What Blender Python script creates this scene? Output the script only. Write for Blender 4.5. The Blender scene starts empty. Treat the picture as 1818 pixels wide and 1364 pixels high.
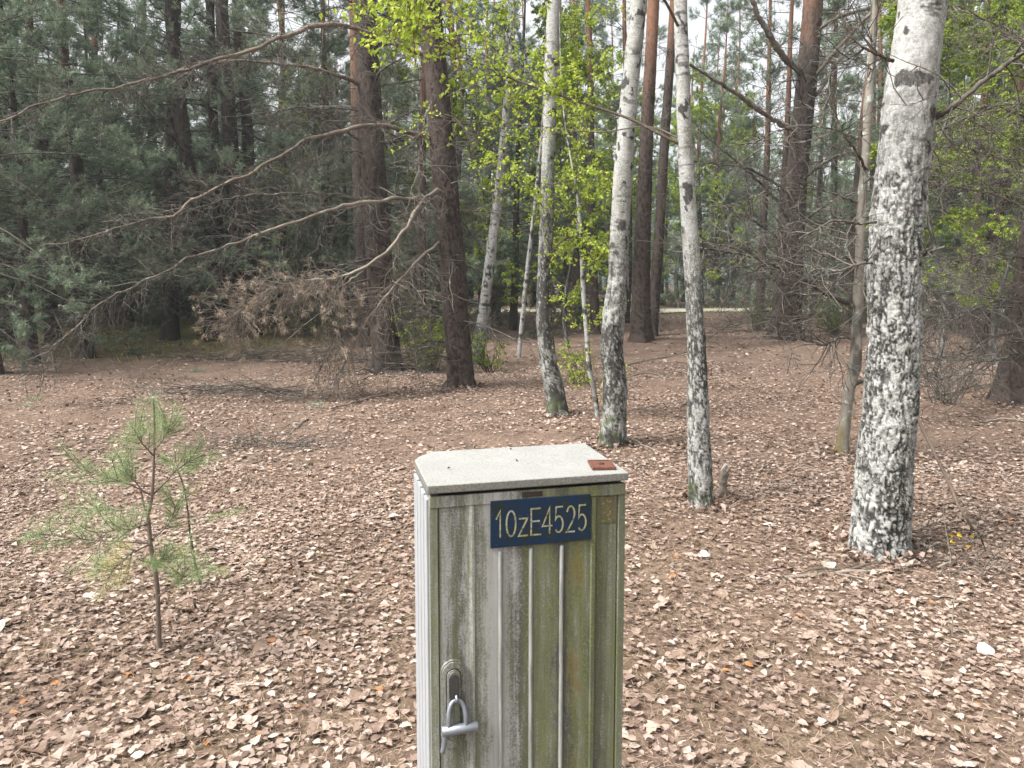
import bpy, math, random
import numpy as np

# ------------------------------------------------------------------ camera, sky, sun, exposure
scene = bpy.context.scene
COL = scene.collection
R = math.radians
IMW, IMH, FPX = 1818.0, 1364.0, 1313.0
HORIZON = 500.0
CAM = np.array([0.0, 0.0, 1.6])
PITCH = R(5.0)
CY = HORIZON + FPX*math.tan(PITCH)          # row of the optical axis

cam_d = bpy.data.cameras.new('camera')
cam_d.sensor_width = 36.0
cam_d.lens = FPX/IMW*36.0
cam_d.shift_y = -(IMH/2-CY)/IMW
cam_d.clip_start = 0.05
cam_d.clip_end = 2000.0
cam = bpy.data.objects.new('camera', cam_d)
COL.objects.link(cam)
cam.location = CAM
cam.rotation_euler = (R(90)-PITCH, 0, 0)
scene.camera = cam

SUN_EL, SUN_AZ = R(52), R(-115)        # azimuth from +Y towards +X: light comes from behind, left
world = bpy.data.worlds.new('World')
scene.world = world
world.use_nodes = True
wn, wl = world.node_tree.nodes, world.node_tree.links
wn.clear()
sky = wn.new('ShaderNodeTexSky')
sky.sky_type = 'NISHITA'
sky.sun_disc = False
sky.sun_elevation = SUN_EL
sky.sun_rotation = SUN_AZ
sky.air_density = 1.0
sky.dust_density = 6.0
sky.ozone_density = 1.0
hsv = wn.new('ShaderNodeHueSaturation')      # overcast: the cloud layer takes most of the blue out
hsv.inputs['Saturation'].default_value = 0.14
bg = wn.new('ShaderNodeBackground')
bg.inputs['Strength'].default_value = 0.125
wo = wn.new('ShaderNodeOutputWorld')
wl.new(sky.outputs[0], hsv.inputs['Color'])
wl.new(hsv.outputs[0], bg.inputs['Color'])
wl.new(bg.outputs[0], wo.inputs['Surface'])

sun_d = bpy.data.lights.new('sun', 'SUN')
sun_d.energy = 1.8
sun_d.angle = R(14)
sun_d.color = (1.0, 0.96, 0.9)
sun = bpy.data.objects.new('sun', sun_d)
COL.objects.link(sun)
sun.location = (-20, -10, 30)
from mathutils import Vector, Matrix
_sd = Vector((math.sin(SUN_AZ)*math.cos(SUN_EL), math.cos(SUN_AZ)*math.cos(SUN_EL), math.sin(SUN_EL)))
sun.rotation_euler = _sd.to_track_quat('Z', 'Y').to_euler()

vs = scene.view_settings
vs.view_transform = 'Standard'
vs.look = 'None'
vs.exposure = 1.55
vs.gamma = 1.0
scene.cycles.use_adaptive_sampling = True
scene.cycles.adaptive_threshold = 0.02
scene.cycles.max_bounces = 4
scene.cycles.diffuse_bounces = 2
scene.cycles.transmission_bounces = 3
scene.cycles.transparent_max_bounces = 4

# ------------------------------------------------------------------ numeric helpers
def rng_(s): return np.random.default_rng(s)
RG = rng_(7)

def _hash(ix, iy, iz, s):
    h = (ix.astype(np.int64)*374761393 + iy.astype(np.int64)*668265263 + iz.astype(np.int64)*2147483647 + s*1274126177) & 0xffffffff
    h = ((h ^ (h >> 13))*1274126177) & 0xffffffff
    h = ((h ^ (h >> 16))*2246822519) & 0xffffffff
    return ((h ^ (h >> 15)) & 0xffff)/65535.0*2-1

def vnoise(x, y, z, s=0):
    x, y, z = np.broadcast_arrays(np.asarray(x, float), np.asarray(y, float), np.asarray(z, float))
    ix, iy, iz = np.floor(x), np.floor(y), np.floor(z)
    fx, fy, fz = x-ix, y-iy, z-iz
    fx = fx*fx*fx*(fx*(fx*6-15)+10); fy = fy*fy*fy*(fy*(fy*6-15)+10); fz = fz*fz*fz*(fz*(fz*6-15)+10)
    o = 0
    for a in (0, 1):
        wx = fx if a else 1-fx
        for b in (0, 1):
            wy = fy if b else 1-fy
            for c in (0, 1):
                wz = fz if c else 1-fz
                o = o + wx*wy*wz*_hash(ix+a, iy+b, iz+c, s)
    return o

def fbm(x, y, z, s=0, oc=4, g=0.5):
    o, a, f = 0, 1.0, 1.0
    for i in range(oc):
        o = o + a*vnoise(np.asarray(x)*f+i*17.3, np.asarray(y)*f+i*9.1, np.asarray(z)*f+i*5.7, s+i)
        a *= g; f *= 2.03
    return o

def sstep(a, b, x):
    t = np.clip((np.asarray(x, float)-a)/(b-a), 0, 1)
    return t*t*(3-2*t)

def nrm(v):
    return v/np.maximum(np.linalg.norm(v, axis=-1, keepdims=True), 1e-9)

# ------------------------------------------------------------------ terrain and picture geometry
def ht(x, y):
    x = np.asarray(x, float); y = np.asarray(y, float)
    d = np.hypot(x, y)
    z = 0.30*sstep(11, 26, y)*np.ones_like(x) + 0.25*sstep(-6, -16, x)*sstep(8, 20, y)
    z = z + 0.07*sstep(1.5, 5, d)*fbm(x*0.33, y*0.33, 0.3, 3, 3)
    z = z + 0.020*fbm(x*1.6, y*1.6, 1.7, 9, 3)*sstep(60, 20, d)
    return z

_F = np.array([0, math.cos(PITCH), -math.sin(PITCH)])
_U = np.array([0, math.sin(PITCH), math.cos(PITCH)])
_Rt = np.array([1.0, 0, 0])
def ray(px, py):
    return _F + _Rt*(px-IMW/2)/FPX + _U*(CY-py)/FPX
def at(px, py, depth):                 # the point of the place at that bearing, depth metres ahead
    r = ray(px, py)
    return CAM + r*(depth/r[1])
def gpt(px, py):                       # where that bearing meets the ground
    r = ray(px, py)
    t = np.linspace(1.0, 90, 6000)
    p = CAM + t[:, None]*r
    below = p[:, 2] < ht(p[:, 0], p[:, 1])
    i = int(np.argmax(below)) if below.any() else len(t)-1
    p = p[i].copy(); p[2] = ht(p[0], p[1])
    return p

# ------------------------------------------------------------------ mesh helpers
def mk_mesh(name, V, F, attrs=None, smooth=True, mats=()):
    if not isinstance(F, (list, tuple)): F = [F]
    F = [np.asarray(f, np.int32) for f in F if len(f)]
    V = np.asarray(V, np.float32)
    me = bpy.data.meshes.new(name)
    me.vertices.add(len(V)); me.vertices.foreach_set('co', V.ravel())
    nl = sum(f.size for f in F); nf = sum(len(f) for f in F)
    me.loops.add(nl); me.loops.foreach_set('vertex_index', np.concatenate([f.ravel() for f in F]))
    tot = np.concatenate([np.full(len(f), f.shape[1], np.int32) for f in F])
    st = np.concatenate([[0], np.cumsum(tot)[:-1]]).astype(np.int32)
    me.polygons.add(nf); me.polygons.foreach_set('loop_start', st)
    me.polygons.foreach_set('use_smooth', np.full(nf, bool(smooth)))
    for k, a in (attrs or {}).items():
        at_ = me.attributes.new(k, 'FLOAT', 'POINT'); at_.data.foreach_set('value', np.asarray(a, np.float32).ravel())
    for m in mats: me.materials.append(m)
    me.update(calc_edges=True); me.validate()
    return me

class MB:
    """collects vertices, faces and one 'tint' value per vertex"""
    def __init__(s): s.V = []; s.F = {3: [], 4: []}; s.T = []; s.n = 0
    def add(s, V, F, tint=0.5):
        V = np.asarray(V, float).reshape(-1, 3)
        for f in (F if isinstance(F, (list, tuple)) else [F]):
            if len(f): s.F[f.shape[1]].append(np.asarray(f)+s.n)
        s.V.append(V); s.T.append(np.broadcast_to(np.asarray(tint, float), (len(V),)).copy()); s.n += len(V)
        return s
    def mesh(s, name, mat, off=(0, 0, 0), smooth=True):
        fs = [np.concatenate(s.F[k]) for k in (3, 4) if s.F[k]]
        return mk_mesh(name, np.concatenate(s.V)-np.asarray(off), fs, {'tint': np.concatenate(s.T)}, smooth, [mat])

def tubes(P, Rd, sides=4):
    """P (N,K,3) polylines, Rd (N,K) radii -> verts, quads"""
    P = np.asarray(P, float); Rd = np.asarray(Rd, float)
    if P.ndim == 2: P = P[None]; Rd = Rd[None]
    N, K, _ = P.shape
    T = nrm(np.gradient(P, axis=1))
    md = np.abs(nrm(P[:, -1]-P[:, 0]))
    ref = np.zeros((N, 3)); ref[np.arange(N), np.argmin(md, axis=1)] = 1
    u = nrm(np.cross(T, ref[:, None, :])); v = np.cross(T, u)
    a = np.linspace(0, 2*np.pi, sides, endpoint=False)
    V = P[:, :, None, :] + Rd[:, :, None, None]*(np.cos(a)[None, None, :, None]*u[:, :, None, :]+np.sin(a)[None, None, :, None]*v[:, :, None, :])
    base = (np.arange(N)*K*sides)[:, None, None]
    k = np.arange(K-1)[None, :, None]*sides
    j = np.arange(sides)[None, None, :]; j2 = (np.arange(sides)+1) % sides
    j2 = j2[None, None, :]
    F = np.stack([base+k+j, base+k+j2, base+k+sides+j2, base+k+sides+j], -1).reshape(-1, 4)
    return V.reshape(-1, 3), F

def grow(P0, D0, L, K, droop, wig, rg, up=0.0):
    """polylines grown from P0 along D0; droop pulls down, up lifts the tips again"""
    N = len(P0); P = np.zeros((N, K, 3)); P[:, 0] = P0
    d = nrm(np.asarray(D0, float)); L = np.broadcast_to(L, (N,))
    droop = np.broadcast_to(droop, (N,))
    for k in range(1, K):
        t = k/(K-1)
        d = d + rg.normal(0, wig, (N, 3))
        d[:, 2] += -droop*(1-t) + up*t
        d = nrm(d)
        P[:, k] = P[:, k-1] + d*(L/(K-1))[:, None]
    return P

def resample(P, n, smooth=True):
    P = np.asarray(P, float)
    if smooth and len(P) > 2:          # Catmull-Rom through the given points
        Q = np.vstack([2*P[0]-P[1], P, 2*P[-1]-P[-2]])
        out = []
        for i in range(1, len(Q)-2):
            t = np.linspace(0, 1, 14, endpoint=False)[:, None]
            a, b, c, d = Q[i-1], Q[i], Q[i+1], Q[i+2]
            out.append(0.5*((2*b)+(-a+c)*t+(2*a-5*b+4*c-d)*t*t+(-a+3*b-3*c+d)*t**3))
        P = np.vstack(out+[P[-1:]])
    s = np.concatenate([[0], np.cumsum(np.linalg.norm(np.diff(P, axis=0), axis=1))])
    q = np.linspace(0, s[-1], n) if np.isscalar(n) else np.asarray(n)*s[-1]
    return np.stack([np.interp(q, s, P[:, i]) for i in range(P.shape[1])], 1)

def along(P, n, rg, lo=0.1, hi=1.0):
    """n random places on the polylines P (N,K,3): point, tangent, parameter"""
    N, K, _ = P.shape
    i = rg.integers(0, N, n); t = rg.uniform(lo, hi, n)*(K-1)
    k = np.minimum(t.astype(int), K-2); f = (t-k)[:, None]
    a, b = P[i, k], P[i, k+1]
    return a*(1-f)+b*f, nrm(b-a), t/(K-1), i

def perp(T, rg):
    r = rg.normal(0, 1, T.shape)
    return nrm(r - (r*T).sum(-1, keepdims=True)*T)

def needle_tris(B, D, L, w, rg):
    n = len(B); s = perp(D, rg)*(np.broadcast_to(w, (n,))/2)[:, None]
    V = np.stack([B-s, B+s, B+D*np.broadcast_to(L, (n,))[:, None]], 1)
    return V.reshape(-1, 3), np.arange(n*3).reshape(-1, 3)

def leaf_quads(B, D, L, W, rg, fold=0.25):
    """two-triangle-pair folded leaf with a pointed tip"""
    n = len(B); L = np.broadcast_to(L, (n,))[:, None]; W = np.broadcast_to(W, (n,))[:, None]
    s = perp(D, rg); nn = np.cross(D, s)
    m = B+D*L*0.42; tip = B+D*L-nn*L*0.12
    l = m+s*W*0.5+nn*W*fold; r = m-s*W*0.5+nn*W*fold
    V = np.stack([B, r, tip, l], 1).reshape(-1, 3)
    q = np.arange(n)[:, None]*4
    F = np.concatenate([q+np.array([0, 1, 2]), q+np.array([0, 2, 3])])
    return V, F

# ------------------------------------------------------------------ objects
def thing(name, label, cat, loc=(0, 0, 0), rz=0, group=None):
    o = bpy.data.objects.new(name, None); COL.objects.link(o)
    o.empty_display_size = 0.1
    o.location = loc; o.rotation_euler = (0, 0, rz); o['label'] = label; o['category'] = cat
    if group: o['group'] = group
    return o
def part(name, me, parent=None, kind=None, label=None):
    o = bpy.data.objects.new(name, me); COL.objects.link(o)
    if parent is not None: o.parent = parent
    if kind: o['kind'] = kind
    if label: o['label'] = label
    return o
def solo(name, me, label, cat, loc=(0, 0, 0), rot=(0, 0, 0), group=None):
    o = bpy.data.objects.new(name, me); COL.objects.link(o)
    o.location = loc; o.rotation_euler = rot; o['label'] = label; o['category'] = cat
    if group: o['group'] = group
    return o
def copy_tree(o, parent=None):
    c = o.copy(); COL.objects.link(c); c.parent = parent
    for ch in list(o.children): copy_tree(ch, c)
    return c

# ------------------------------------------------------------------ materials
class NT:
    def __init__(s, name):
        s.m = bpy.data.materials.new(name); s.m.use_nodes = True
        s.t = s.m.node_tree; s.n = s.t.nodes; s.l = s.t.links
        s.n.clear(); s.out = s.n.new('ShaderNodeOutputMaterial')
        s.b = s.n.new('ShaderNodeBsdfPrincipled'); s.l.new(s.b.outputs[0], s.out.inputs[0])
        s.b.inputs['Roughness'].default_value = 0.8
        s.b.inputs['Specular IOR Level'].default_value = 0.25
    def link(s, a, b): s.l.new(a, b)
    def val(s, inp, v):
        if hasattr(v, 'is_output'): s.l.new(v, inp)
        elif isinstance(v, (tuple, list)) and len(v) == 3 and inp.type == 'RGBA': inp.default_value = (*v, 1)
        else: inp.default_value = v
    def coord(s, scale=(1, 1, 1), kind='Object'):
        c = s.n.new('ShaderNodeTexCoord'); m = s.n.new('ShaderNodeMapping')
        m.inputs['Scale'].default_value = scale; s.l.new(c.outputs[kind], m.inputs[0]); return m.outputs[0]
    def noise(s, scale, co=None, det=4, rough=0.6, dist=0):
        n = s.n.new('ShaderNodeTexNoise'); n.inputs['Scale'].default_value = scale
        n.inputs['Detail'].default_value = det; n.inputs['Roughness'].default_value = rough; n.inputs['Distortion'].default_value = dist
        if co is not None: s.l.new(co, n.inputs['Vector'])
        return n.outputs['Fac']
    def voro(s, scale, co=None, out='Distance', feature='F1'):
        n = s.n.new('ShaderNodeTexVoronoi'); n.feature = feature; n.inputs['Scale'].default_value = scale
        if co is not None: s.l.new(co, n.inputs['Vector'])
        return n.outputs[out]
    def attr(s, name):
        a = s.n.new('ShaderNodeAttribute'); a.attribute_name = name; return a.outputs['Fac']
    def ramp(s, fac, stops):
        r = s.n.new('ShaderNodeValToRGB'); e = r.color_ramp.elements
        while len(e) < len(stops): e.new(0.5)
        for el, (p, c) in zip(e, stops): el.position = p; el.color = (c, c, c, 1) if np.isscalar(c) else (*c, 1)
        s.val(r.inputs[0], fac); return r.outputs[0]
    def mix(s, fac, a, b, mode='MIX'):
        m = s.n.new('ShaderNodeMix'); m.data_type = 'RGBA'; m.blend_type = mode
        s.val(m.inputs[0], fac); s.val(m.inputs[6], a); s.val(m.inputs[7], b); return m.outputs[2]
    def math(s, op, a, b=0.0):
        m = s.n.new('ShaderNodeMath'); m.operation = op; s.val(m.inputs[0], a); s.val(m.inputs[1], b); return m.outputs[0]
    def bump(s, h, strength=0.3, dist=0.01):
        b = s.n.new('ShaderNodeBump'); b.inputs['Strength'].default_value = strength; b.inputs['Distance'].default_value = dist
        s.l.new(h, b.inputs['Height']); s.l.new(b.outputs[0], s.b.inputs['Normal'])
    def col(s, c): s.val(s.b.inputs['Base Color'], c); return s
    def rnd(s):
        o = s.n.new('ShaderNodeObjectInfo'); return o.outputs['Random']

def leaf_mat(name, stops, trans=0.35, rough=0.55, objrand=None):
    k = NT(name); c = k.ramp(k.attr('tint'), stops)
    if objrand: c = k.mix(1.0, c, k.ramp(k.rnd(), [(0, objrand[0]), (1, objrand[1])]), 'MULTIPLY')
    k.col(c); k.b.inputs['Roughness'].default_value = rough
    if trans:
        t = k.n.new('ShaderNodeBsdfTranslucent'); k.link(c, t.inputs[0])
        mx = k.n.new('ShaderNodeMixShader'); mx.inputs[0].default_value = trans
        k.link(k.b.outputs[0], mx.inputs[1]); k.link(t.outputs[0], mx.inputs[2]); k.link(mx.outputs[0], k.out.inputs[0])
    return k.m

def bark_pine():
    k = NT('pine_bark'); co = k.coord()
    f = k.attr('fiss'); h = k.attr('high')
    low = k.mix(k.noise(9, co), (0.042, 0.032, 0.028), (0.086, 0.064, 0.054))
    hi = k.mix(k.noise(14, co), (0.16, 0.078, 0.047), (0.25, 0.13, 0.08))
    c = k.mix(h, low, hi)
    c = k.mix(k.math('MULTIPLY', f, 0.8), c, (0.014, 0.011, 0.010))
    lich = k.ramp(k.noise(5, co, 6, 0.7), [(0.56, 0), (0.68, 0.55)])
    c = k.mix(lich, c, (0.10, 0.10, 0.085))
    k.col(c); k.bump(k.noise(60, co, 5, 0.7), 0.5, 0.012); k.b.inputs['Roughness'].default_value = 0.9
    return k.m

def bark_birch():
    k = NT('birch_bark'); co = k.coord()
    d = k.ramp(k.math('ADD', k.attr('dark'), k.math('MULTIPLY', k.math('SUBTRACT', k.noise(120, co, 5, 0.85), 0.5), 1.5)), [(0.14, 0), (0.95, 0.94)]); l = k.attr('lich'); b = k.attr('brown')
    wht = k.mix(k.ramp(k.noise(26, co, 7, 0.8), [(0.36, 0), (0.62, 1)]), (0.22, 0.216, 0.208), (0.54, 0.54, 0.53))
    wht = k.mix(k.ramp(k.noise(1.0, k.coord((9, 9, 95)), 4, 0.7), [(0.55, 0), (0.72, 0.55)]), wht, (0.13, 0.12, 0.11))
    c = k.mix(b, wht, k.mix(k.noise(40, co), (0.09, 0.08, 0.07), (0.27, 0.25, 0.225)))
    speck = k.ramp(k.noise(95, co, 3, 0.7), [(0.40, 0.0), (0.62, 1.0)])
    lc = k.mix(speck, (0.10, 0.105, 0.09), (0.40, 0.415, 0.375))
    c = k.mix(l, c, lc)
    dc = k.mix(k.noise(70, co, 3), (0.007, 0.0065, 0.006), (0.040, 0.035, 0.031))
    c = k.mix(d, c, dc)
    mossf = k.attr('moss')
    c = k.mix(mossf, c, k.mix(k.noise(60, co), (0.02, 0.03, 0.010), (0.075, 0.095, 0.03)))
    k.col(c); k.bump(k.noise(110, co, 4, 0.7), 0.45, 0.008); k.b.inputs['Roughness'].default_value = 0.75
    return k.m

def bark_grey():
    k = NT('grey_bark'); co = k.coord()
    c = k.mix(k.noise(16, co, 5), (0.13, 0.115, 0.095), (0.27, 0.25, 0.21))
    c = k.mix(k.ramp(k.noise(7, co, 4, 0.65), [(0.57, 0), (0.63, 1)]), c, (0.36, 0.41, 0.37))
    c = k.mix(k.attr('dark'), c, (0.04, 0.034, 0.03))
    c = k.mix(k.attr('moss'), c, k.mix(k.noise(40, co), (0.05, 0.045, 0.015), (0.20, 0.15, 0.03)))
    k.col(c); k.bump(k.noise(80, co, 4, 0.7), 0.5, 0.008); return k.m

def twig_mat(name, a, b, lich=0.0):
    k = NT(name); co = k.coord()
    c = k.mix(k.attr('tint'), a, b)
    if lich: c = k.mix(k.ramp(k.noise(9, co, 5, 0.7), [(0.55, 0), (0.66, lich)]), c, (0.33, 0.36, 0.30))
    k.col(c); k.bump(k.noise(90, co, 3), 0.4, 0.004); k.b.inputs['Roughness'].default_value = 0.85
    return k.m

M = {}
M['pine_bark'] = bark_pine(); M['birch_bark'] = bark_birch(); M['grey_bark'] = bark_grey()
M['dead_twig'] = twig_mat('dead_twig', (0.030, 0.026, 0.023), (0.14, 0.122, 0.104), 0.5)
M['litter_twig'] = twig_mat('litter_twig', (0.075, 0.062, 0.050), (0.27, 0.23, 0.19), 0.5)
M['pine_limb'] = twig_mat('pine_limb', (0.075, 0.060, 0.050), (0.20, 0.155, 0.125), 0.45)
M['birch_twig'] = twig_mat('birch_twig', (0.045, 0.032, 0.026), (0.12, 0.09, 0.07), 0.4)
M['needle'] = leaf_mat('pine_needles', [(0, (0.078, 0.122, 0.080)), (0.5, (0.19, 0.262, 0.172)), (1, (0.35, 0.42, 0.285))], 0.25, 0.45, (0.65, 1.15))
M['needle_young'] = leaf_mat('sapling_needles', [(0, (0.17, 0.235, 0.11)), (0.6, (0.30, 0.385, 0.185)), (0.9, (0.42, 0.49, 0.27)), (1, (0.46, 0.41, 0.15))], 0.3, 0.45)
M['needle_dead'] = leaf_mat('dead_needles', [(0, (0.25, 0.17, 0.115)), (0.6, (0.43, 0.335, 0.25)), (1, (0.56, 0.47, 0.38))], 0.2, 0.7)
M['fresh'] = leaf_mat('fresh_leaves', [(0, (0.10, 0.165, 0.022)), (0.5, (0.29, 0.395, 0.045)), (1, (0.52, 0.57, 0.10))], 0.5, 0.4)
M['decid'] = leaf_mat('spring_leaves', [(0, (0.12, 0.20, 0.025)), (0.5, (0.25, 0.36, 0.05)), (1, (0.48, 0.50, 0.10))], 0.5, 0.5, (0.8, 1.15))
LITTER = [(0, (0.060, 0.036, 0.026)), (0.25, (0.138, 0.095, 0.073)), (0.5, (0.265, 0.196, 0.158)), (0.8, (0.405, 0.318, 0.267)), (0.96, (0.50, 0.43, 0.37)), (0.985, (0.36, 0.16, 0.06))]
def litter_mat():
    k = NT('dry_leaf'); co = k.coord()
    c = k.ramp(k.attr('tint'), LITTER)
    c = k.mix(k.math('MULTIPLY', k.ramp(k.noise(70, co, 4, 0.7), [(0.45, 0), (0.7, 1)]), 0.45), c, (0.12, 0.07, 0.045))
    k.col(c); k.b.inputs['Roughness'].default_value = 0.7; return k.m
M['litter'] = litter_mat()
def leaf_single():
    k = NT('pale_dry_leaf'); co = k.coord()
    c = k.ramp(k.rnd(), [(0, (0.16, 0.11, 0.08)), (0.5, (0.28, 0.21, 0.165)), (0.8, (0.38, 0.31, 0.255)), (1, (0.56, 0.51, 0.45))])
    c = k.mix(k.math('MULTIPLY', k.ramp(k.noise(45, co, 4, 0.7), [(0.45, 0), (0.7, 1)]), 0.5), c, (0.17, 0.10, 0.065))
    k.col(c); k.bump(k.noise(160, co, 3), 0.4, 0.003); k.b.inputs['Roughness'].default_value = 0.65; return k.m
M['leaf_single'] = leaf_single()
M['litter_needle'] = leaf_mat('fallen_needles', [(0, (0.10, 0.060, 0.040)), (0.6, (0.25, 0.165, 0.115)), (1, (0.42, 0.32, 0.24))], 0, 0.6)

def ground_mat():
    k = NT('forest_floor'); co = k.coord()
    n1 = k.noise(2.2, co, 6, 0.65); n2 = k.noise(28, co, 5, 0.75); n3 = k.noise(90, co, 4, 0.7)
    c = k.mix(k.ramp(n2, [(0.3, 0), (0.7, 1)]), (0.066, 0.044, 0.032), (0.225, 0.156, 0.117))
    c = k.mix(k.ramp(n3, [(0.45, 0), (0.75, 0.8)]), c, (0.31, 0.225, 0.172))
    c = k.mix(k.ramp(n1, [(0.35, 0.55), (0.6, 0)]), c, (0.06, 0.040, 0.030))
    v = k.voro(38, co, 'Distance'); c = k.mix(k.ramp(v, [(0.1, 0.5), (0.35, 0)]), c, (0.30, 0.215, 0.165))
    k.col(k.mix(k.math('MULTIPLY', k.attr('moss'), k.ramp(k.noise(3.0, co, 6, 0.7), [(0.42, 0), (0.56, 1)])), c,
                k.mix(k.noise(30, co), (0.09, 0.10, 0.02), (0.24, 0.24, 0.06))))
    k.bump(n2, 0.7, 0.03); k.b.inputs['Roughness'].default_value = 0.95
    return k.m
M['ground'] = ground_mat()
def road_mat():
    k = NT('sandy_track'); co = k.coord()
    c = k.mix(k.noise(1.2, co, 6, 0.7), (0.20, 0.185, 0.15), (0.38, 0.36, 0.31))
    c = k.mix(k.ramp(k.noise(0.8, co, 5, 0.7), [(0.5, 0), (0.62, 0.8)]), c, (0.26, 0.27, 0.13))
    k.col(c); k.bump(k.noise(20, co, 4), 0.5, 0.03); return k.m
M['road'] = road_mat()
#@@SETTING
# ------------------------------------------------------------------ ground and track
def axis(segs):
    out = []
    for a, b, st in segs: out.append(np.arange(a, b, st))
    return np.unique(np.concatenate(out+[[segs[-1][1]]]))
gx = axis([(-400, -60, 40), (-60, -20, 2.5), (-20, -9, 0.5), (-9, 9, 0.105), (9, 20, 0.5), (20, 60, 2.5), (60, 400, 40)])
gy = axis([(-60, -6, 4), (-6, 1.6, 0.5), (1.6, 12, 0.105), (12, 22, 0.25), (22, 70, 1.2), (70, 600, 35)])
X, Y = np.meshgrid(gx, gy)
Z = ht(X, Y)
nx, ny = len(gx), len(gy)
i = np.arange(nx-1)[None, :]+np.arange(ny-1)[:, None]*nx
GF = np.stack([i, i+1, i+nx+1, i+nx], -1).reshape(-1, 4)
moss = sstep(13, 19, Y)*sstep(-3, -8, X) + 0.10*sstep(4.5, 2.2, np.hypot(X+1.2, Y-2.2))
ground = part('ground', mk_mesh('ground', np.stack([X, Y, Z], -1).reshape(-1, 3), GF, {'moss': np.clip(moss, 0, 1).ravel()}, True, [M['ground']]), kind='structure')
rx = np.arange(-60, 60.1, 1.5); ry = np.linspace(0, 1, 7)
def road_y(x): return 30.0+1.2*np.sin(x*0.09)+0.02*x
RX, RV = np.meshgrid(rx, ry); RY = road_y(RX)+RV*3.6+0.25*np.sin(RX*1.7)*(1-2*RV)
i = np.arange(len(rx)-1)[None, :]+np.arange(len(ry)-1)[:, None]*len(rx)
part('sandy_track', mk_mesh('sandy_track', np.stack([RX, RY, ht(RX, RY)+0.035], -1).reshape(-1, 3),
     np.stack([i, i+1, i+len(rx)+1, i+len(rx)], -1).reshape(-1, 4), None, True, [M['road']]), kind='structure')

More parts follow.
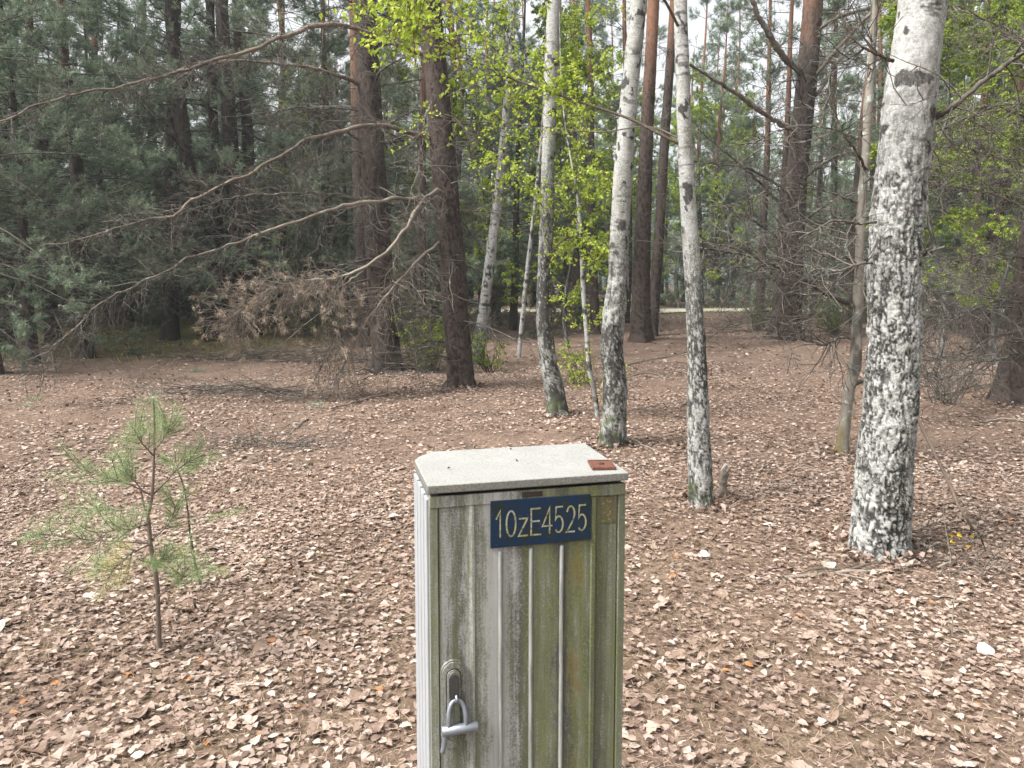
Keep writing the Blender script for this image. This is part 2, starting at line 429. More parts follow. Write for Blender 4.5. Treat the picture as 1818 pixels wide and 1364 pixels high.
# ------------------------------------------------------------------ trunks
def trunk_mesh(path, rad, style, seed, sides=40, nvis=160, ntop=24, vis_frac=0.5, rough=1.5, off=(0, 0, 0), flare=0.35, high=(4.0, 7.0), moss=0.0, fcol=1.0, grime=0.0):
    rg = rng_(seed)
    fr = np.concatenate([np.linspace(0, vis_frac, nvis), np.linspace(vis_frac, 1, ntop+1)[1:]])
    PR = resample(np.column_stack([path, rad]), fr)
    P, r = PR[:, :3], np.maximum(PR[:, 3], 0.004)
    K = len(P)
    T = nrm(np.gradient(P, axis=0)); u = nrm(np.cross(T, np.array([0, 1.0, 0]))); v = np.cross(T, u)
    th = np.linspace(0, 2*np.pi, sides, endpoint=False)
    s = np.concatenate([[0], np.cumsum(np.linalg.norm(np.diff(P, axis=0), axis=1))])
    H = (P[:, 2]-P[0, 2])[:, None]*np.ones((1, sides))
    r0 = float(np.median(r[:max(3, int(K*0.6))]))
    cx = np.cos(th)[None, :]*r0*np.ones((K, 1)); cy = np.sin(th)[None, :]*r0*np.ones((K, 1)); cz = s[:, None]*np.ones((1, sides))
    sc = 1.0
    A = {}
    lob = 1 + 1.6*flare*np.exp(-H/(0.75*r0+0.07))*(0.6+0.75*vnoise(np.cos(th)*2.2, np.sin(th)*2.2, seed*1.3)[None, :])
    rr = r[:, None]*lob
    if style == 'birch':
        rg_ = np.clip(sstep(rough*1.25, rough*0.45, H), 0, 1)
        f1 = 1-np.abs(fbm(cx*34+0.5*fbm(cx*9, cy*9, cz*5, seed+5), cy*34, cz*9.0, seed, 4, 0.6))*1.9
        f2 = 1-np.abs(fbm(cx*60, cy*60, cz*26, seed+3, 3))*2.0
        fiss = np.clip(sstep(0.50, 0.78, f1)+0.4*sstep(0.55, 0.85, f2), 0, 1)
        patch = sstep(0.0, 0.45, fbm(cx*6, cy*6, cz*2.6, seed+11, 4))
        dark_low = np.clip(fiss*(0.75+0.5*patch)+(0.45+grime)*patch*sstep(0.1-grime, 0.5-grime, f2)+0.55*grime*(1+fbm(cx*12, cy*12, cz*6, seed+13, 3)), 0, 1)
        lent = sstep(0.22, 0.55, fbm(cx*7, cy*7, cz*52, seed+21, 3))*sstep(-0.3, 0.5, fbm(cx*4, cy*4, cz*3, seed+23, 2))
        blot = sstep(0.45, 0.6, fbm(cx*10, cy*10, cz*11, seed+31, 4))
        # branch scars: black chevrons
        scar = np.zeros_like(H)
        for q in range(int(8+s[-1]*3.2)):
            t0, z0 = rg.uniform(0, 2*np.pi), rg.uniform(0.2, s[-1]*0.9)
            dth = np.abs((th[None, :]-t0+np.pi) % (2*np.pi)-np.pi)*r0
            dz = cz-z0+dth*0.9+0.03*fbm(cx*30, cy*30, cz*30, seed+91, 3)
            scar = np.maximum(scar, np.exp(-(dth/(0.34*r0+0.008))**2+0.8*fbm(cx*25, cy*25, cz*40, seed+93, 3))*sstep(0.045, 0.008, np.abs(dz)))
        dark_hi = np.clip(0.75*lent+blot+np.clip(scar, 0, 1)*1.1, 0, 1)
        dark = np.clip(dark_low*rg_+dark_hi*(1-0.75*rg_)*fcol, 0, 1)
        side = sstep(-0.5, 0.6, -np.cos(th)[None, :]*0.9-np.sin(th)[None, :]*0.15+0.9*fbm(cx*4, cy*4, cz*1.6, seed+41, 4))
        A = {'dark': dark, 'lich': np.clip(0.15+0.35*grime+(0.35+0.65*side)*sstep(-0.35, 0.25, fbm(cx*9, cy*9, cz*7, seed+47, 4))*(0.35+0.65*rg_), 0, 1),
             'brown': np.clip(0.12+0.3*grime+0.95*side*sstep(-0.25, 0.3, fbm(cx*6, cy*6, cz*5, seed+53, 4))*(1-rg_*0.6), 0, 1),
             'moss': np.clip(moss*sstep(0.38, 0.12, H+0.3*fbm(cx*11, cy*11, cz*8, seed+61, 4))*sstep(-0.25, 0.15, fbm(cx*22, cy*22, cz*16, seed+63, 3)), 0, 1)}
        disp = -0.085*r0*fiss*rg_ + 0.05*r0*fbm(cx*26, cy*26, cz*14, seed+71, 4, 0.6)*rg_ + 0.03*r0*fbm(cx*8, cy*8, cz*5, seed+73, 3) + 0.04*r0*np.clip(scar, 0, 1)
    elif style == 'pine':
        f1 = 1-np.abs(fbm(cx*19+0.3*fbm(cx*7, cy*7, cz*4, seed+5), cy*19, cz*5.0, seed, 3))*2.0
        f2 = 1-np.abs(fbm(cx*30, cy*30, cz*14, seed+3, 2))*2.0
        hi = sstep(high[0], high[1], H+0.5*fbm(cx*4, cy*4, cz*1.2, seed+9, 3))
        fiss = np.clip(sstep(0.55, 0.85, f1)+0.5*sstep(0.65, 0.9, f2), 0, 1)*(1-0.65*hi)
        A = {'fiss': fiss, 'high': hi}
        disp = (-0.055*r0*fiss+0.03*r0*fbm(cx*22, cy*22, cz*13, seed+71, 3))*(1-0.6*hi)
    else:
        kn = sstep(0.35, 0.6, fbm(cx*9, cy*9, cz*3.2, seed+3, 3))
        A = {'dark': 0.7*kn, 'moss': np.clip(0.85*moss*sstep(0.42, 0.12, H+0.3*fbm(cx*14, cy*14, cz*9, seed+61, 3)), 0, 1)}
        disp = 0.16*r0*fbm(cx*9, cy*9, cz*4, seed+71, 3)+0.18*r0*np.exp(-((cz % 0.37-0.18)/0.03)**2)*sstep(0, 0.4, vnoise(0, 0, np.floor(cz/0.37), seed))
    rr = rr + disp
    V = P[:, None, :] + rr[..., None]*(np.cos(th)[None, :, None]*u[:, None, :]+np.sin(th)[None, :, None]*v[:, None, :])
    k = np.arange(K-1)[:, None]*sides; j = np.arange(sides)[None, :]; j2 = ((np.arange(sides)+1) % sides)[None, :]
    F = np.stack([k+j2, k+j, k+sides+j, k+sides+j2], -1).reshape(-1, 4)
    mat = {'birch': M['birch_bark'], 'pine': M['pine_bark'], 'grey': M['grey_bark']}[style]
    return mk_mesh('trunk', V.reshape(-1, 3)-np.asarray(off), F, {a: b.ravel() for a, b in A.items()}, True, [mat]), P, r

def px_path(pts, depth=None, height=12.0, lean=0.0, top_r=0.015, dlean=0.0):
    """pts: (px, py, width px) from the base up, at one distance; carried on above the picture to the full height"""
    b = gpt(pts[0][0], pts[0][1])
    d = b[1] if depth is None else depth
    if depth is not None:
        b = at(pts[0][0], pts[0][1], d); b[2] = float(ht(b[0], d))
    P, rad = [], []
    for q, (px, py, w) in enumerate(pts):
        p = at(px, py, d+dlean*q)
        if q == 0: p = np.array([b[0], b[1], b[2]-0.10])
        P.append(p); rad.append(w/2*d/FPX)
    dirn = nrm(P[-1]-P[-2]); dirn = nrm(dirn*0.6+np.array([lean, 0, 1])*0.6)
    z0, zt, n = P[-1][2], b[2]+height, 5
    r_last = rad[-1]
    for q in range(1, n+1):
        P.append(P[-1]+dirn*((zt-z0)/n/max(dirn[2], 0.4))); rad.append(r_last+(top_r-r_last)*q/n)
        dirn = nrm(dirn*0.8+np.array([0, 0, 0.3]))
    vis = 0
    PA = np.array(P); L = np.concatenate([[0], np.cumsum(np.linalg.norm(np.diff(PA, axis=0), axis=1))])
    return PA, np.array(rad), b, L[len(pts)-1]/L[-1]

# ------------------------------------------------------------------ boughs, twigs, foliage
def on_trunk(P, r, z, rg):
    """points on the trunk axis at heights z"""
    zz = P[:, 2]
    return np.stack([np.interp(z, zz, P[:, 0]), np.interp(z, zz, P[:, 1]), z], 1), np.interp(z, zz, r)

def dead_boughs(P, r, z0, z1, n, Lr, rg, r0=0.011, tw=7, fine=16, droop=(0.02, 0.10), twl=(0.18, 0.6), az=None, mb=None):
    z = np.sort(rg.uniform(z0, z1, n)); z = np.round(z/0.33)*0.33+rg.normal(0, 0.04, n)
    B, br = on_trunk(P, r, np.clip(z, z0, z1), rg)
    a = rg.uniform(0, 2*np.pi, n) if az is None else az[0]+az[1]*rg.normal(0, 1, n)
    D = np.stack([np.cos(a), np.sin(a), rg.uniform(-0.1, 0.35, n)], 1)
    L = rg.uniform(Lr[0], Lr[1], n)
    Q = grow(B, D, L, 9, rg.uniform(droop[0], droop[1], n), 0.09, rg)
    mb = mb or MB()
    rad = (r0*(0.5+0.5*L/Lr[1]))[:, None]*np.linspace(1, 0.22, 9)[None]
    V, F = tubes(Q, rad, 4); mb.add(V, F, np.repeat(rg.uniform(0.1, 0.7, n), 9*4))
    p, t, tt, _ = along(Q, int(n*tw), rg, 0.15, 1.0)
    d2 = nrm(t*rg.uniform(0.2, 1.0, (len(p), 1))+perp(t, rg)*0.8)
    Q2 = grow(p, d2, rg.uniform(twl[0], twl[1], len(p))*(1.15-0.5*tt), 6, rg.uniform(0.0, 0.28, len(p)), 0.16, rg, 0.05)
    V, F = tubes(Q2, np.linspace(0.0058, 0.0024, 6)[None]*np.ones((len(p), 1)), 3); mb.add(V, F, np.repeat(rg.uniform(0.1, 1, len(p)), 18))
    p, t, tt, _ = along(Q2, int(n*fine), rg, 0.15, 1.0)
    d3 = nrm(t*0.7+perp(t, rg)*0.8)
    Q3 = grow(p, d3, rg.uniform(0.08, 0.30, len(p)), 3, rg.uniform(0.0, 0.25, len(p)), 0.24, rg, 0.06)
    V, F = tubes(Q3, np.linspace(0.0040, 0.0020, 3)[None]*np.ones((len(p), 1)), 3); mb.add(V, F, np.repeat(rg.uniform(0.2, 1, len(p)), 9))
    return mb

def live_boughs(P, r, z0, z1, n, L0, L1, rg, sec=9, sho=7, ndl=20, nl=(0.05, 0.085), nw=0.0095, rise=0.25, droop=0.03):
    """pine boughs with needle tufts: wood and needle builders"""
    wood, leaf = MB(), MB()
    z = np.sort(rg.uniform(z0, z1, n)); B, br = on_trunk(P, r, z, rg)
    a = rg.uniform(0, 2*np.pi, n)
    tz = (z-z0)/max(z1-z0, 0.1)
    L = (L0+(L1-L0)*tz)*rg.uniform(0.65, 1.2, n)
    D = np.stack([np.cos(a), np.sin(a), rise+0.5*tz+rg.normal(0, 0.12, n)], 1)
    Q = grow(B, D, L, 8, droop, 0.08, rg, 0.04)
    V, F = tubes(Q, (0.008+0.012*L/3)[:, None]*np.linspace(1, 0.2, 8)[None], 4); wood.add(V, F, np.repeat(rg.uniform(0.1, 0.7, n), 32))
    m = n*sec
    p, t, tt, ii = along(Q, m, rg, 0.25, 1.0)
    d2 = nrm(t*0.8+perp(t, rg)*0.75+np.array([0, 0, 0.1]))
    Q2 = grow(p, d2, L[ii]*rg.uniform(0.14, 0.34, m)*(1.25-0.6*tt), 4, 0.03, 0.12, rg, 0.12)
    V, F = tubes(Q2, np.linspace(0.005, 0.0025, 4)[None]*np.ones((m, 1)), 3); wood.add(V, F, np.repeat(rg.uniform(0.1, 0.9, m), 12))
    k = m*sho
    p, t, tt, ii = along(Q2, k, rg, 0.3, 1.0)
    d3 = nrm(t*0.9+perp(t, rg)*0.65+np.array([0, 0, 0.25]))
    ls = rg.uniform(0.10, 0.26, k)
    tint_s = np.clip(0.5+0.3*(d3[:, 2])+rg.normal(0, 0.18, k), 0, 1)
    u = rg.uniform(0, 1, (k, ndl))
    b = p[:, None, :]+d3[:, None, :]*(ls[:, None]*u)[..., None]
    dd = np.repeat(d3, ndl, 0); nd = nrm(dd*0.55+perp(dd, rg)*0.85)
    V, F = needle_tris(b.reshape(-1, 3), nd, rg.uniform(nl[0], nl[1], k*ndl), nw, rg)
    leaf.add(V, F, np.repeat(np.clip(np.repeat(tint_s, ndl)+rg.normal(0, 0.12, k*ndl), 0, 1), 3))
    return wood, leaf

def leafy_boughs(P, r, z0, z1, n, L0, L1, rg, sec=10, lv=14, size=(0.03, 0.05), rise=0.5, droop=0.05, wood=None, leaf=None):
    wood, leaf = wood or MB(), leaf or MB()
    z = rg.uniform(z0, z1, n); B, br = on_trunk(P, r, z, rg); a = rg.uniform(0, 2*np.pi, n)
    D = np.stack([np.cos(a), np.sin(a), rise+rg.normal(0, 0.2, n)], 1)
    L = (L0+(L1-L0)*(z-z0)/max(z1-z0, 0.1))*rg.uniform(0.6, 1.2, n)
    Q = grow(B, D, L, 8, droop, 0.1, rg)
    V, F = tubes(Q, (0.005+0.006*L)[:, None]*np.linspace(1, 0.15, 8)[None], 4); wood.add(V, F, np.repeat(rg.uniform(0, 0.6, n), 32))
    hang(Q, n*sec, lv, size, rg, wood, leaf, L.mean()*0.32)
    return wood, leaf

def hang(Q, m, lv, size, rg, wood, leaf, Lm, droop=0.14, lo=0.2, tint=(0.2, 0.9), nthick=0.003):
    """thin twigs with clusters of leaves along boughs Q"""
    p, t, tt, ii = along(Q, m, rg, lo, 1.0)
    d2 = nrm(t*0.6+perp(t, rg)*0.8)
    Q2 = grow(p, d2, Lm*rg.uniform(0.5, 1.4, m), 5, rg.uniform(0, 2*droop, m), 0.15, rg)
    V, F = tubes(Q2, np.linspace(nthick, nthick*0.4, 5)[None]*np.ones((m, 1)), 3); wood.add(V, F, np.repeat(rg.uniform(0, 0.8, m), 15))
    if lv:
        k = m*lv
        p, t, tt, ii = along(Q2, k, rg, 0.1, 1.0)
        d3 = nrm(t*0.4+perp(t, rg)*0.8+np.array([0, 0, -0.35]))
        L = rg.uniform(size[0], size[1], k)
        V, F = leaf_quads(p, d3, L, L*rg.uniform(0.55, 0.8, k), rg)
        leaf.add(V, F, np.repeat(rg.uniform(tint[0], tint[1], k), 4))

# ------------------------------------------------------------------ forest pines: a few kinds, each copied with its parts
ZV = np.linspace(0, 1, 12)
def straight(height, r0, seed, bend=0.25):
    rg = rng_(seed)
    P = np.stack([bend*fbm(ZV*2.2+seed, 0, 0, seed, 2)*ZV**0.5, bend*fbm(ZV*2.2, seed, 0, seed+1, 2)*ZV**0.5, ZV*height-0.1], 1)
    P[:, :2] -= P[0, :2]
    return P, r0*(1-ZV*0.92)

def pine_kind(name, label, group, seed, height, r0, dead, live, high=(5.0, 9.0)):
    rg = rng_(seed)
    root = thing(name, label, 'pine tree', (0, 0, -200), 0, group)
    P, r = straight(height, r0, seed)
    me, TP, tr = trunk_mesh(P, r, 'pine', seed, 14, 60, 10, 0.7, high=high, flare=0.3)
    part('trunk', me, root)
    wood, leaf = live_boughs(TP, tr, *live[:5], rg, **live[5])
    if dead:
        db = dead_boughs(TP, tr, *dead[:3], dead[3], rg, **dead[4])
        part('dead_branches', db.mesh('dead_branches', M['dead_twig']), root, 'stuff')
    part('branches', wood.mesh('branches', M['dead_twig']), root, 'stuff')
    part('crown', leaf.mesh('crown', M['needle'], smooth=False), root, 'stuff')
    return root

K1 = pine_kind('pine_tree', 'tall forest pine with bare dead lower boughs, standing deep among the other pines', 'tall pines of the wood behind', 101, 15.5, 0.17,
               (0.5, 6.5, 46, (0.7, 2.0), dict(tw=6, fine=14)), (4.5, 15.2, 46, 2.6, 0.7, dict(sec=9, sho=7, ndl=24)))
K2 = pine_kind('pine_tree', 'bushy young pine clothed in grey green needles almost to the ground', 'bushy pines with low green boughs', 202, 9.5, 0.11,
               (0.3, 3.0, 30, (0.5, 1.5), dict(tw=6, fine=14, droop=(0.04, 0.16))), (0.7, 9.3, 64, 2.5, 0.4, dict(sec=11, sho=7, ndl=30, rise=0.0, droop=0.08)), high=(7, 9))
K3 = pine_kind('pine_tree', 'slender red barked pine with a bare stem and a thin high crown', 'slender red stemmed pines', 303, 17.0, 0.13,
               (1.0, 9.0, 26, (0.5, 1.4), dict(tw=6, fine=14)), (9.0, 16.8, 30, 1.9, 0.6, dict(sec=8, sho=6, ndl=16)), high=(5, 9))
K4 = pine_kind('pine_tree', 'broad old pine with drooping needle boughs over dark dead twigs', 'broad drooping pines at the edge of the wood', 404, 12.5, 0.19,
               (0.5, 4.5, 44, (0.9, 2.4), dict(tw=6, fine=15, droop=(0.05, 0.2))), (1.9, 12.2, 58, 3.1, 0.6, dict(sec=11, sho=7, ndl=30, rise=-0.05, droop=0.09)), high=(6, 9))

def decid_kind(label, group, seed, height, r0, n, L0, L1, lv):
    rg = rng_(seed)
    root = thing('birch_tree', label, 'birch tree', (0, 0, -200), 0, group)
    P, r = straight(height, r0, seed, 0.5)
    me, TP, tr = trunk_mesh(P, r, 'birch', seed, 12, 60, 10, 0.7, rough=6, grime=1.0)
    part('trunk', me, root)
    w, l = leafy_boughs(TP, tr, height*0.12, height*0.97, n, L0, L1, rg, 10, lv, (0.05, 0.085))
    part('branches', w.mesh('branches', M['birch_twig']), root, 'stuff'); part('crown', l.mesh('crown', M['decid'], smooth=False), root, 'stuff')
    return root
D1 = decid_kind('leafy spring birch glowing yellow green among the pines behind', 'young leafy birches in the wood behind', 505, 9.0, 0.06, 60, 1.9, 0.6, 26)

placed = []
def put(kind, x, y, s=1.0, rz=None, label=None, group=None, first={}):
    rz = RG.uniform(0, 6.28) if rz is None else rz
    if kind.name not in first: o = kind; first[kind.name] = 1
    else: o = copy_tree(kind)
    o.location = (x, y, float(ht(x, y))-0.02); o.rotation_euler = (RG.normal(0, 0.02), RG.normal(0, 0.02), rz); o.scale = (s, s, s*RG.uniform(0.92, 1.1))
    if label: o['label'] = label
    if group: o['group'] = group
    placed.append((x, y)); return o
def ppx(kind, px, depth, s=1.0, rz=None):
    p = at(px, 600, depth); return put(kind, p[0], depth, s, rz)

# the bushy and broad pines of the left-hand edge of the wood, and others one can place
for (k, px, d, s) in [(K4, 95, 17.5, 1.0), (K2, 230, 22, 1.1), (K4, 20, 23, 1.1), (K2, -60, 15.5, 1.0), (K2, 470, 24, 1.15), (K4, 330, 27, 1.1), (K2, 130, 26, 1.2),
                      (K4, -240, 19, 1.0), (K2, 560, 27, 1.1), (K1, 190, 22.5, 1.0), (K2, 1440, 26, 1.1), (K4, 1550, 25, 1.0), (K2, 1620, 21, 1.0), (K4, 1680, 28, 1.1), (K2, 1750, 22.5, 1.1), (K4, 150, 15.0, 0.95), (K4, -20, 12.5, 0.95), (K2, 60, 14.0, 1.0), (K4, 500, 22, 1.0), (K2, 300, 22.5, 0.95), (K4, 590, 20.5, 1.0), (K4, 800, 20, 1.0), (K2, 910, 21, 1.1), (K4, 1030, 24, 1.0), (K2, 700, 25, 1.0), (K4, 880, 28.5, 1.0), (K2, 620, 22, 0.9), (K2, 1000, 27, 1.0),
                      (K1, 525, 36, 1.1), (K3, 1057, 20, 1.0), (K3, 1110, 24, 1.0), (K1, 1345, 24.5, 0.9), (K3, 1472, 26, 1.05), (K1, 1502, 23.5, 0.95), (K3, 1535, 28, 1.0),
                      (K2, 1690, 24, 0.95), (K4, 1880, 22, 1.0), (K2, 1790, 27.5, 1.0), (K1, 1720, 19, 0.9), (K2, 1290, 39, 1.0), (K3, 1260, 43, 1.0), (K1, 745, 18, 0.8),
                      (D1, 1740, 16.5, 1.0), (D1, 1690, 21, 1.1), (D1, 1205, 36.5, 1.2), (K2, 1245, 38, 1.15), (K1, 1300, 41, 1.15), (K1, 1232, 43, 1.2), (K1, 1262, 37, 1.0), (D1, 1290, 36, 1.1), (K2, 1175, 40, 1.2), (K2, 1330, 37, 1.1), (K4, 1270, 44, 1.2), (K4, 1215, 47, 1.2), (D1, 1665, 14.5, 0.95), (D1, 1775, 13.5, 0.9), (D1, 1840, 15.5, 1.0), (D1, 1720, 24, 1.3), (D1, 1800, 25, 1.2), (D1, 1010, 17, 0.85), (D1, 1100, 29, 1.1), (D1, 700, 21, 1.0),  (D1, 1850, 20, 1.1), (D1, 1300, 38, 1.1), (D1, 980, 22, 0.95), (D1, 560, 21, 0.9), (D1, 1660, 39, 1.3), (D1, 1120, 38, 1.1), (D1, 870, 19, 0.7)]:
    ppx(k, px, d, s)
cand = rng_(55)
for q in range(5000):
    if len(placed) > 175: break
    a = R(cand.uniform(-46, 46)); d = 20+26*cand.uniform(0, 1)**0.8
    x, y = d*math.sin(a), d*math.cos(a)
    if -2.0 < y-road_y(x) < 5.5: continue
    pxx = IMW/2+FPX*x/y
    if 1160 < pxx < 1345 and y < 36 and cand.uniform() < 0.9: continue
    if 330 < pxx < 450 and y < 22: continue
    if 1190 < pxx < 1390 and y > 24 and cand.uniform() < 0.55: continue
    if min((x-u)**2+(y-v)**2 for u, v in placed) < (1.9 if pxx < 1100 else 2.7)**2: continue
    w = cand.uniform()
    if pxx < 1000: k = K1 if w < 0.10 else K2 if w < 0.55 else K4 if w < 0.93 else K3
    else: k = K1 if w < 0.16 else K3 if w < 0.30 else K2 if w < 0.60 else K4 if w < 0.82 else D1
    put(k, x, y, cand.uniform(0.8, 1.2))

def far_wood():
    rg = rng_(77); mb = MB()
    n = 420; a = rg.uniform(R(-52), R(52), n); d = rg.uniform(68, 125, n); x, y = d*np.sin(a), d*np.cos(a); z = ht(x, y); h = rg.uniform(11, 17, n)
    P = np.stack([np.stack([x+rg.normal(0, 0.2, n)*f, y, z+h*f], 1) for f in (0, 0.5, 1)], 1)
    V, F = tubes(P, np.array([[0.2, 0.13, 0.03]])*np.ones((n, 1)), 5); mb.add(V, F, 0.0)
    m = 100; f = rg.uniform(0.06, 1.0, (n, m))**0.8
    rr = (1.1-f)*rg.uniform(0.3, 3.2, (n, m)); b = rg.uniform(0, 6.28, (n, m))
    C = np.stack([x[:, None]+rr*np.cos(b), y[:, None]+rr*np.sin(b), z[:, None]+f*h[:, None]], -1).reshape(-1, 3)
    D = nrm(rg.normal(0, 1, C.shape)); V, F = leaf_quads(C, D, rg.uniform(0.45, 1.0, len(C)), rg.uniform(0.25, 0.5, len(C)), rg)
    mb.add(V, F, np.repeat(np.clip(0.35+0.5*np.repeat(rg.uniform(0, 1, n), m)*rg.uniform(0.6, 1.2, len(C)), 0, 1), 4))
    o = part('far_woodland', mb.mesh('far_woodland', M['needle'], smooth=False), kind='stuff')
    o['label'] = 'dim mass of distant pine woodland closing the view behind the trees'; o['category'] = 'woodland'
far_wood()
#@@HERO
# ------------------------------------------------------------------ the trees one can point at
def hero(name, label, cat, pts, style, seed, depth=None, height=12.0, sides=48, nvis=180, group=None, **kw):
    tk = {k: kw.pop(k) for k in ('lean', 'dlean', 'top_r') if k in kw}
    P, rad, b, vf = px_path(pts, depth, height, **tk)
    root = thing(name, label, cat, b, 0, group)
    me, TP, tr = trunk_mesh(P, rad, style, seed, sides, nvis, 30, vf, off=b, **kw)
    part('trunk', me, root)
    root_data[root.name] = (TP, tr, b)
    return root, TP, tr, b
root_data = {}

def bough(root, pts, r0, r1, seed, mat='pine_limb', tw=30, twl=(0.25, 0.8), fine=3.0, droop=0.22, n=56, needles=None, ndl_frac=0.5, knob=0.2, tmat='dead_twig', lo=0.12, twr=0.0062, sub='twigs'):
    """one limb with its own twigs; pts in (px, py, depth)"""
    rg = rng_(seed); b = root_data[root.name][2]; tw = int(tw*1.4)
    Q = resample(np.array([at(*p) for p in pts]), n)
    Q[1:-1] += (0.002+0.0042*float(np.linalg.norm(np.diff(Q, axis=0), axis=1).sum()))*np.stack([fbm(np.arange(n)*0.45, 0, seed, seed+k, 3, 0.6) for k in range(3)], 1)[1:-1]
    rad = np.linspace(r0, r1, n)*(1+knob*vnoise(np.arange(n)*0.8, seed, 0, seed))
    V, F = tubes(Q, rad, 8)
    o = part('branch', MB().add(V, F, np.clip(0.5+0.4*np.repeat(vnoise(np.arange(n)*0.35, 0, seed, 3), 8), 0, 1)).mesh('branch', M[mat], b), root)
    if tw:
        mb = MB()
        p, t, tt, _ = along(Q[None], tw, rg, lo, 1.0)
        d2 = nrm(t*rg.uniform(0.1, 0.9, (tw, 1))+perp(t, rg)*0.7)
        Q2 = grow(p, d2, rg.uniform(twl[0], twl[1], tw)*(1.2-0.6*tt), 7, rg.uniform(0.2, 1.6, tw)*droop, 0.16, rg, 0.04)
        V, F = tubes(Q2, np.linspace(twr, 0.0014, 7)[None]*rg.uniform(0.6, 1.2, (tw, 1)), 3); mb.add(V, F, np.repeat(rg.uniform(0.2, 1, tw), 21))
        m = int(tw*fine)
        p, t, tt, _ = along(Q2, m, rg, 0.15, 1.0)
        Q3 = grow(p, nrm(t*0.7+perp(t, rg)*0.8), rg.uniform(0.1, 0.35, m), 4, rg.uniform(0, 1.4, m)*droop, 0.26, rg, 0.1)
        V, F = tubes(Q3, np.linspace(0.0036, 0.0016, 4)[None]*np.ones((m, 1)), 3); mb.add(V, F, np.repeat(rg.uniform(0.2, 1, m), 12))
        part(sub, mb.mesh('twigs', M[tmat], b), o, 'stuff')
        if needles:
            k = int(m*ndl_frac); p, t, tt, _ = along(Q3, k, rg, 0.5, 1.0)
            c = needles[1]; D = np.repeat(t, c, 0); nd = nrm(D*0.6+perp(D, rg)*0.8+np.array([0, 0, needles[2]]))
            V, F = needle_tris(np.repeat(p, c, 0)+rg.normal(0, 0.02, (k*c, 3)), nd, rg.uniform(0.04, 0.075, k*c), 0.0042, rg)
            nm = MB(); nm.add(V, F, np.repeat(np.clip(np.repeat(rg.uniform(0.1, 0.9, k), c)+rg.normal(0, .1, k*c), 0, 1), 3))
            part('needles', nm.mesh('needles', M[needles[0]], b, False), o, 'stuff')
    return o

def crown_pine(root, z0, z1, n, seed, L0=2.4):
    TP, tr, b = root_data[root.name]
    w, l = live_boughs(TP, tr, b[2]+z0, b[2]+z1, n, L0, 0.6, rng_(seed), sec=7, sho=5, ndl=14, nw=0.014)
    part('upper_branches', w.mesh('upper_branches', M['dead_twig'], b), root, 'stuff'); part('crown', l.mesh('crown', M['needle'], b, False), root, 'stuff')
def crown_birch(root, z0, z1, n, seed, L0=1.8, lv=12, size=(0.03, 0.052)):
    TP, tr, b = root_data[root.name]
    w, l = leafy_boughs(TP, tr, b[2]+z0, b[2]+z1, n, L0, 0.5, rng_(seed), 8, lv, size)
    part('upper_branches', w.mesh('upper_branches', M['birch_twig'], b), root, 'stuff'); part('crown', l.mesh('crown', M['fresh'], b, False), root, 'stuff')
def dead_on(root, z0, z1, n, Lr, seed, **kw):
    TP, tr, b = root_data[root.name]
    part('dead_branches', dead_boughs(TP, tr, b[2]+z0, b[2]+z1, n, Lr, rng_(seed), **kw).mesh('dead_branches', M['dead_twig'], b), root, 'stuff')

# --- birches
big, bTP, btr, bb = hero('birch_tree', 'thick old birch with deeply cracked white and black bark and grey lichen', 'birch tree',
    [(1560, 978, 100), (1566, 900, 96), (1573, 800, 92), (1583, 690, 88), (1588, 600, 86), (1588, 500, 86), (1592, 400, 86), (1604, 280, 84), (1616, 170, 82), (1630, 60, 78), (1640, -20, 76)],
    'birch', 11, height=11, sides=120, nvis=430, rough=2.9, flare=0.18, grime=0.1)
crown_birch(big, 4.2, 10.6, 26, 12)
bd = bb[1]
bough(big, [(1648, 215, bd), (1690, 190, bd-.1), (1740, 150, bd-.2), (1790, 112, bd-.25), (1860, 60, bd-.3)], 0.019, 0.008, 21, 'dead_twig', 12, (0.2, 0.6), 3)
bough(big, [(1585, 108, bd-.15), (1560, 98, bd-.26), (1530, 82, bd-.3), (1508, 60, bd-.3), (1490, 20, bd-.3)], 0.010, 0.004, 22, 'birch_twig', 10, (0.1, 0.35), 3, 0.1)
bough(big, [(1555, 395, bd-.1), (1520, 396, bd-.15), (1480, 392, bd-.2), (1450, 408, bd-.22), (1418, 425, bd-.25)], 0.010, 0.004, 23, 'dead_twig', 8, (0.08, 0.3), 2, 0.1)
bough(big, [(1625, 462, bd), (1650, 448, bd-.1), (1678, 438, bd-.15)], 0.012, 0.005, 24, 'dead_twig', 3, (0.05, 0.15), 2)
bough(big, [(1550, 466, bd), (1520, 470, bd), (1490, 480, bd+.1), (1440, 478, bd+.2)], 0.008, 0.003, 25, 'dead_twig', 10, (0.1, 0.4), 3, 0.1)
bough(big, [(1640, 225, bd), (1670, 232, bd+.3), (1720, 210, bd+.6), (1830, 180, bd+.9)], 0.007, 0.003, 26, 'dead_twig', 14, (0.2, 0.6), 3, 0.1)

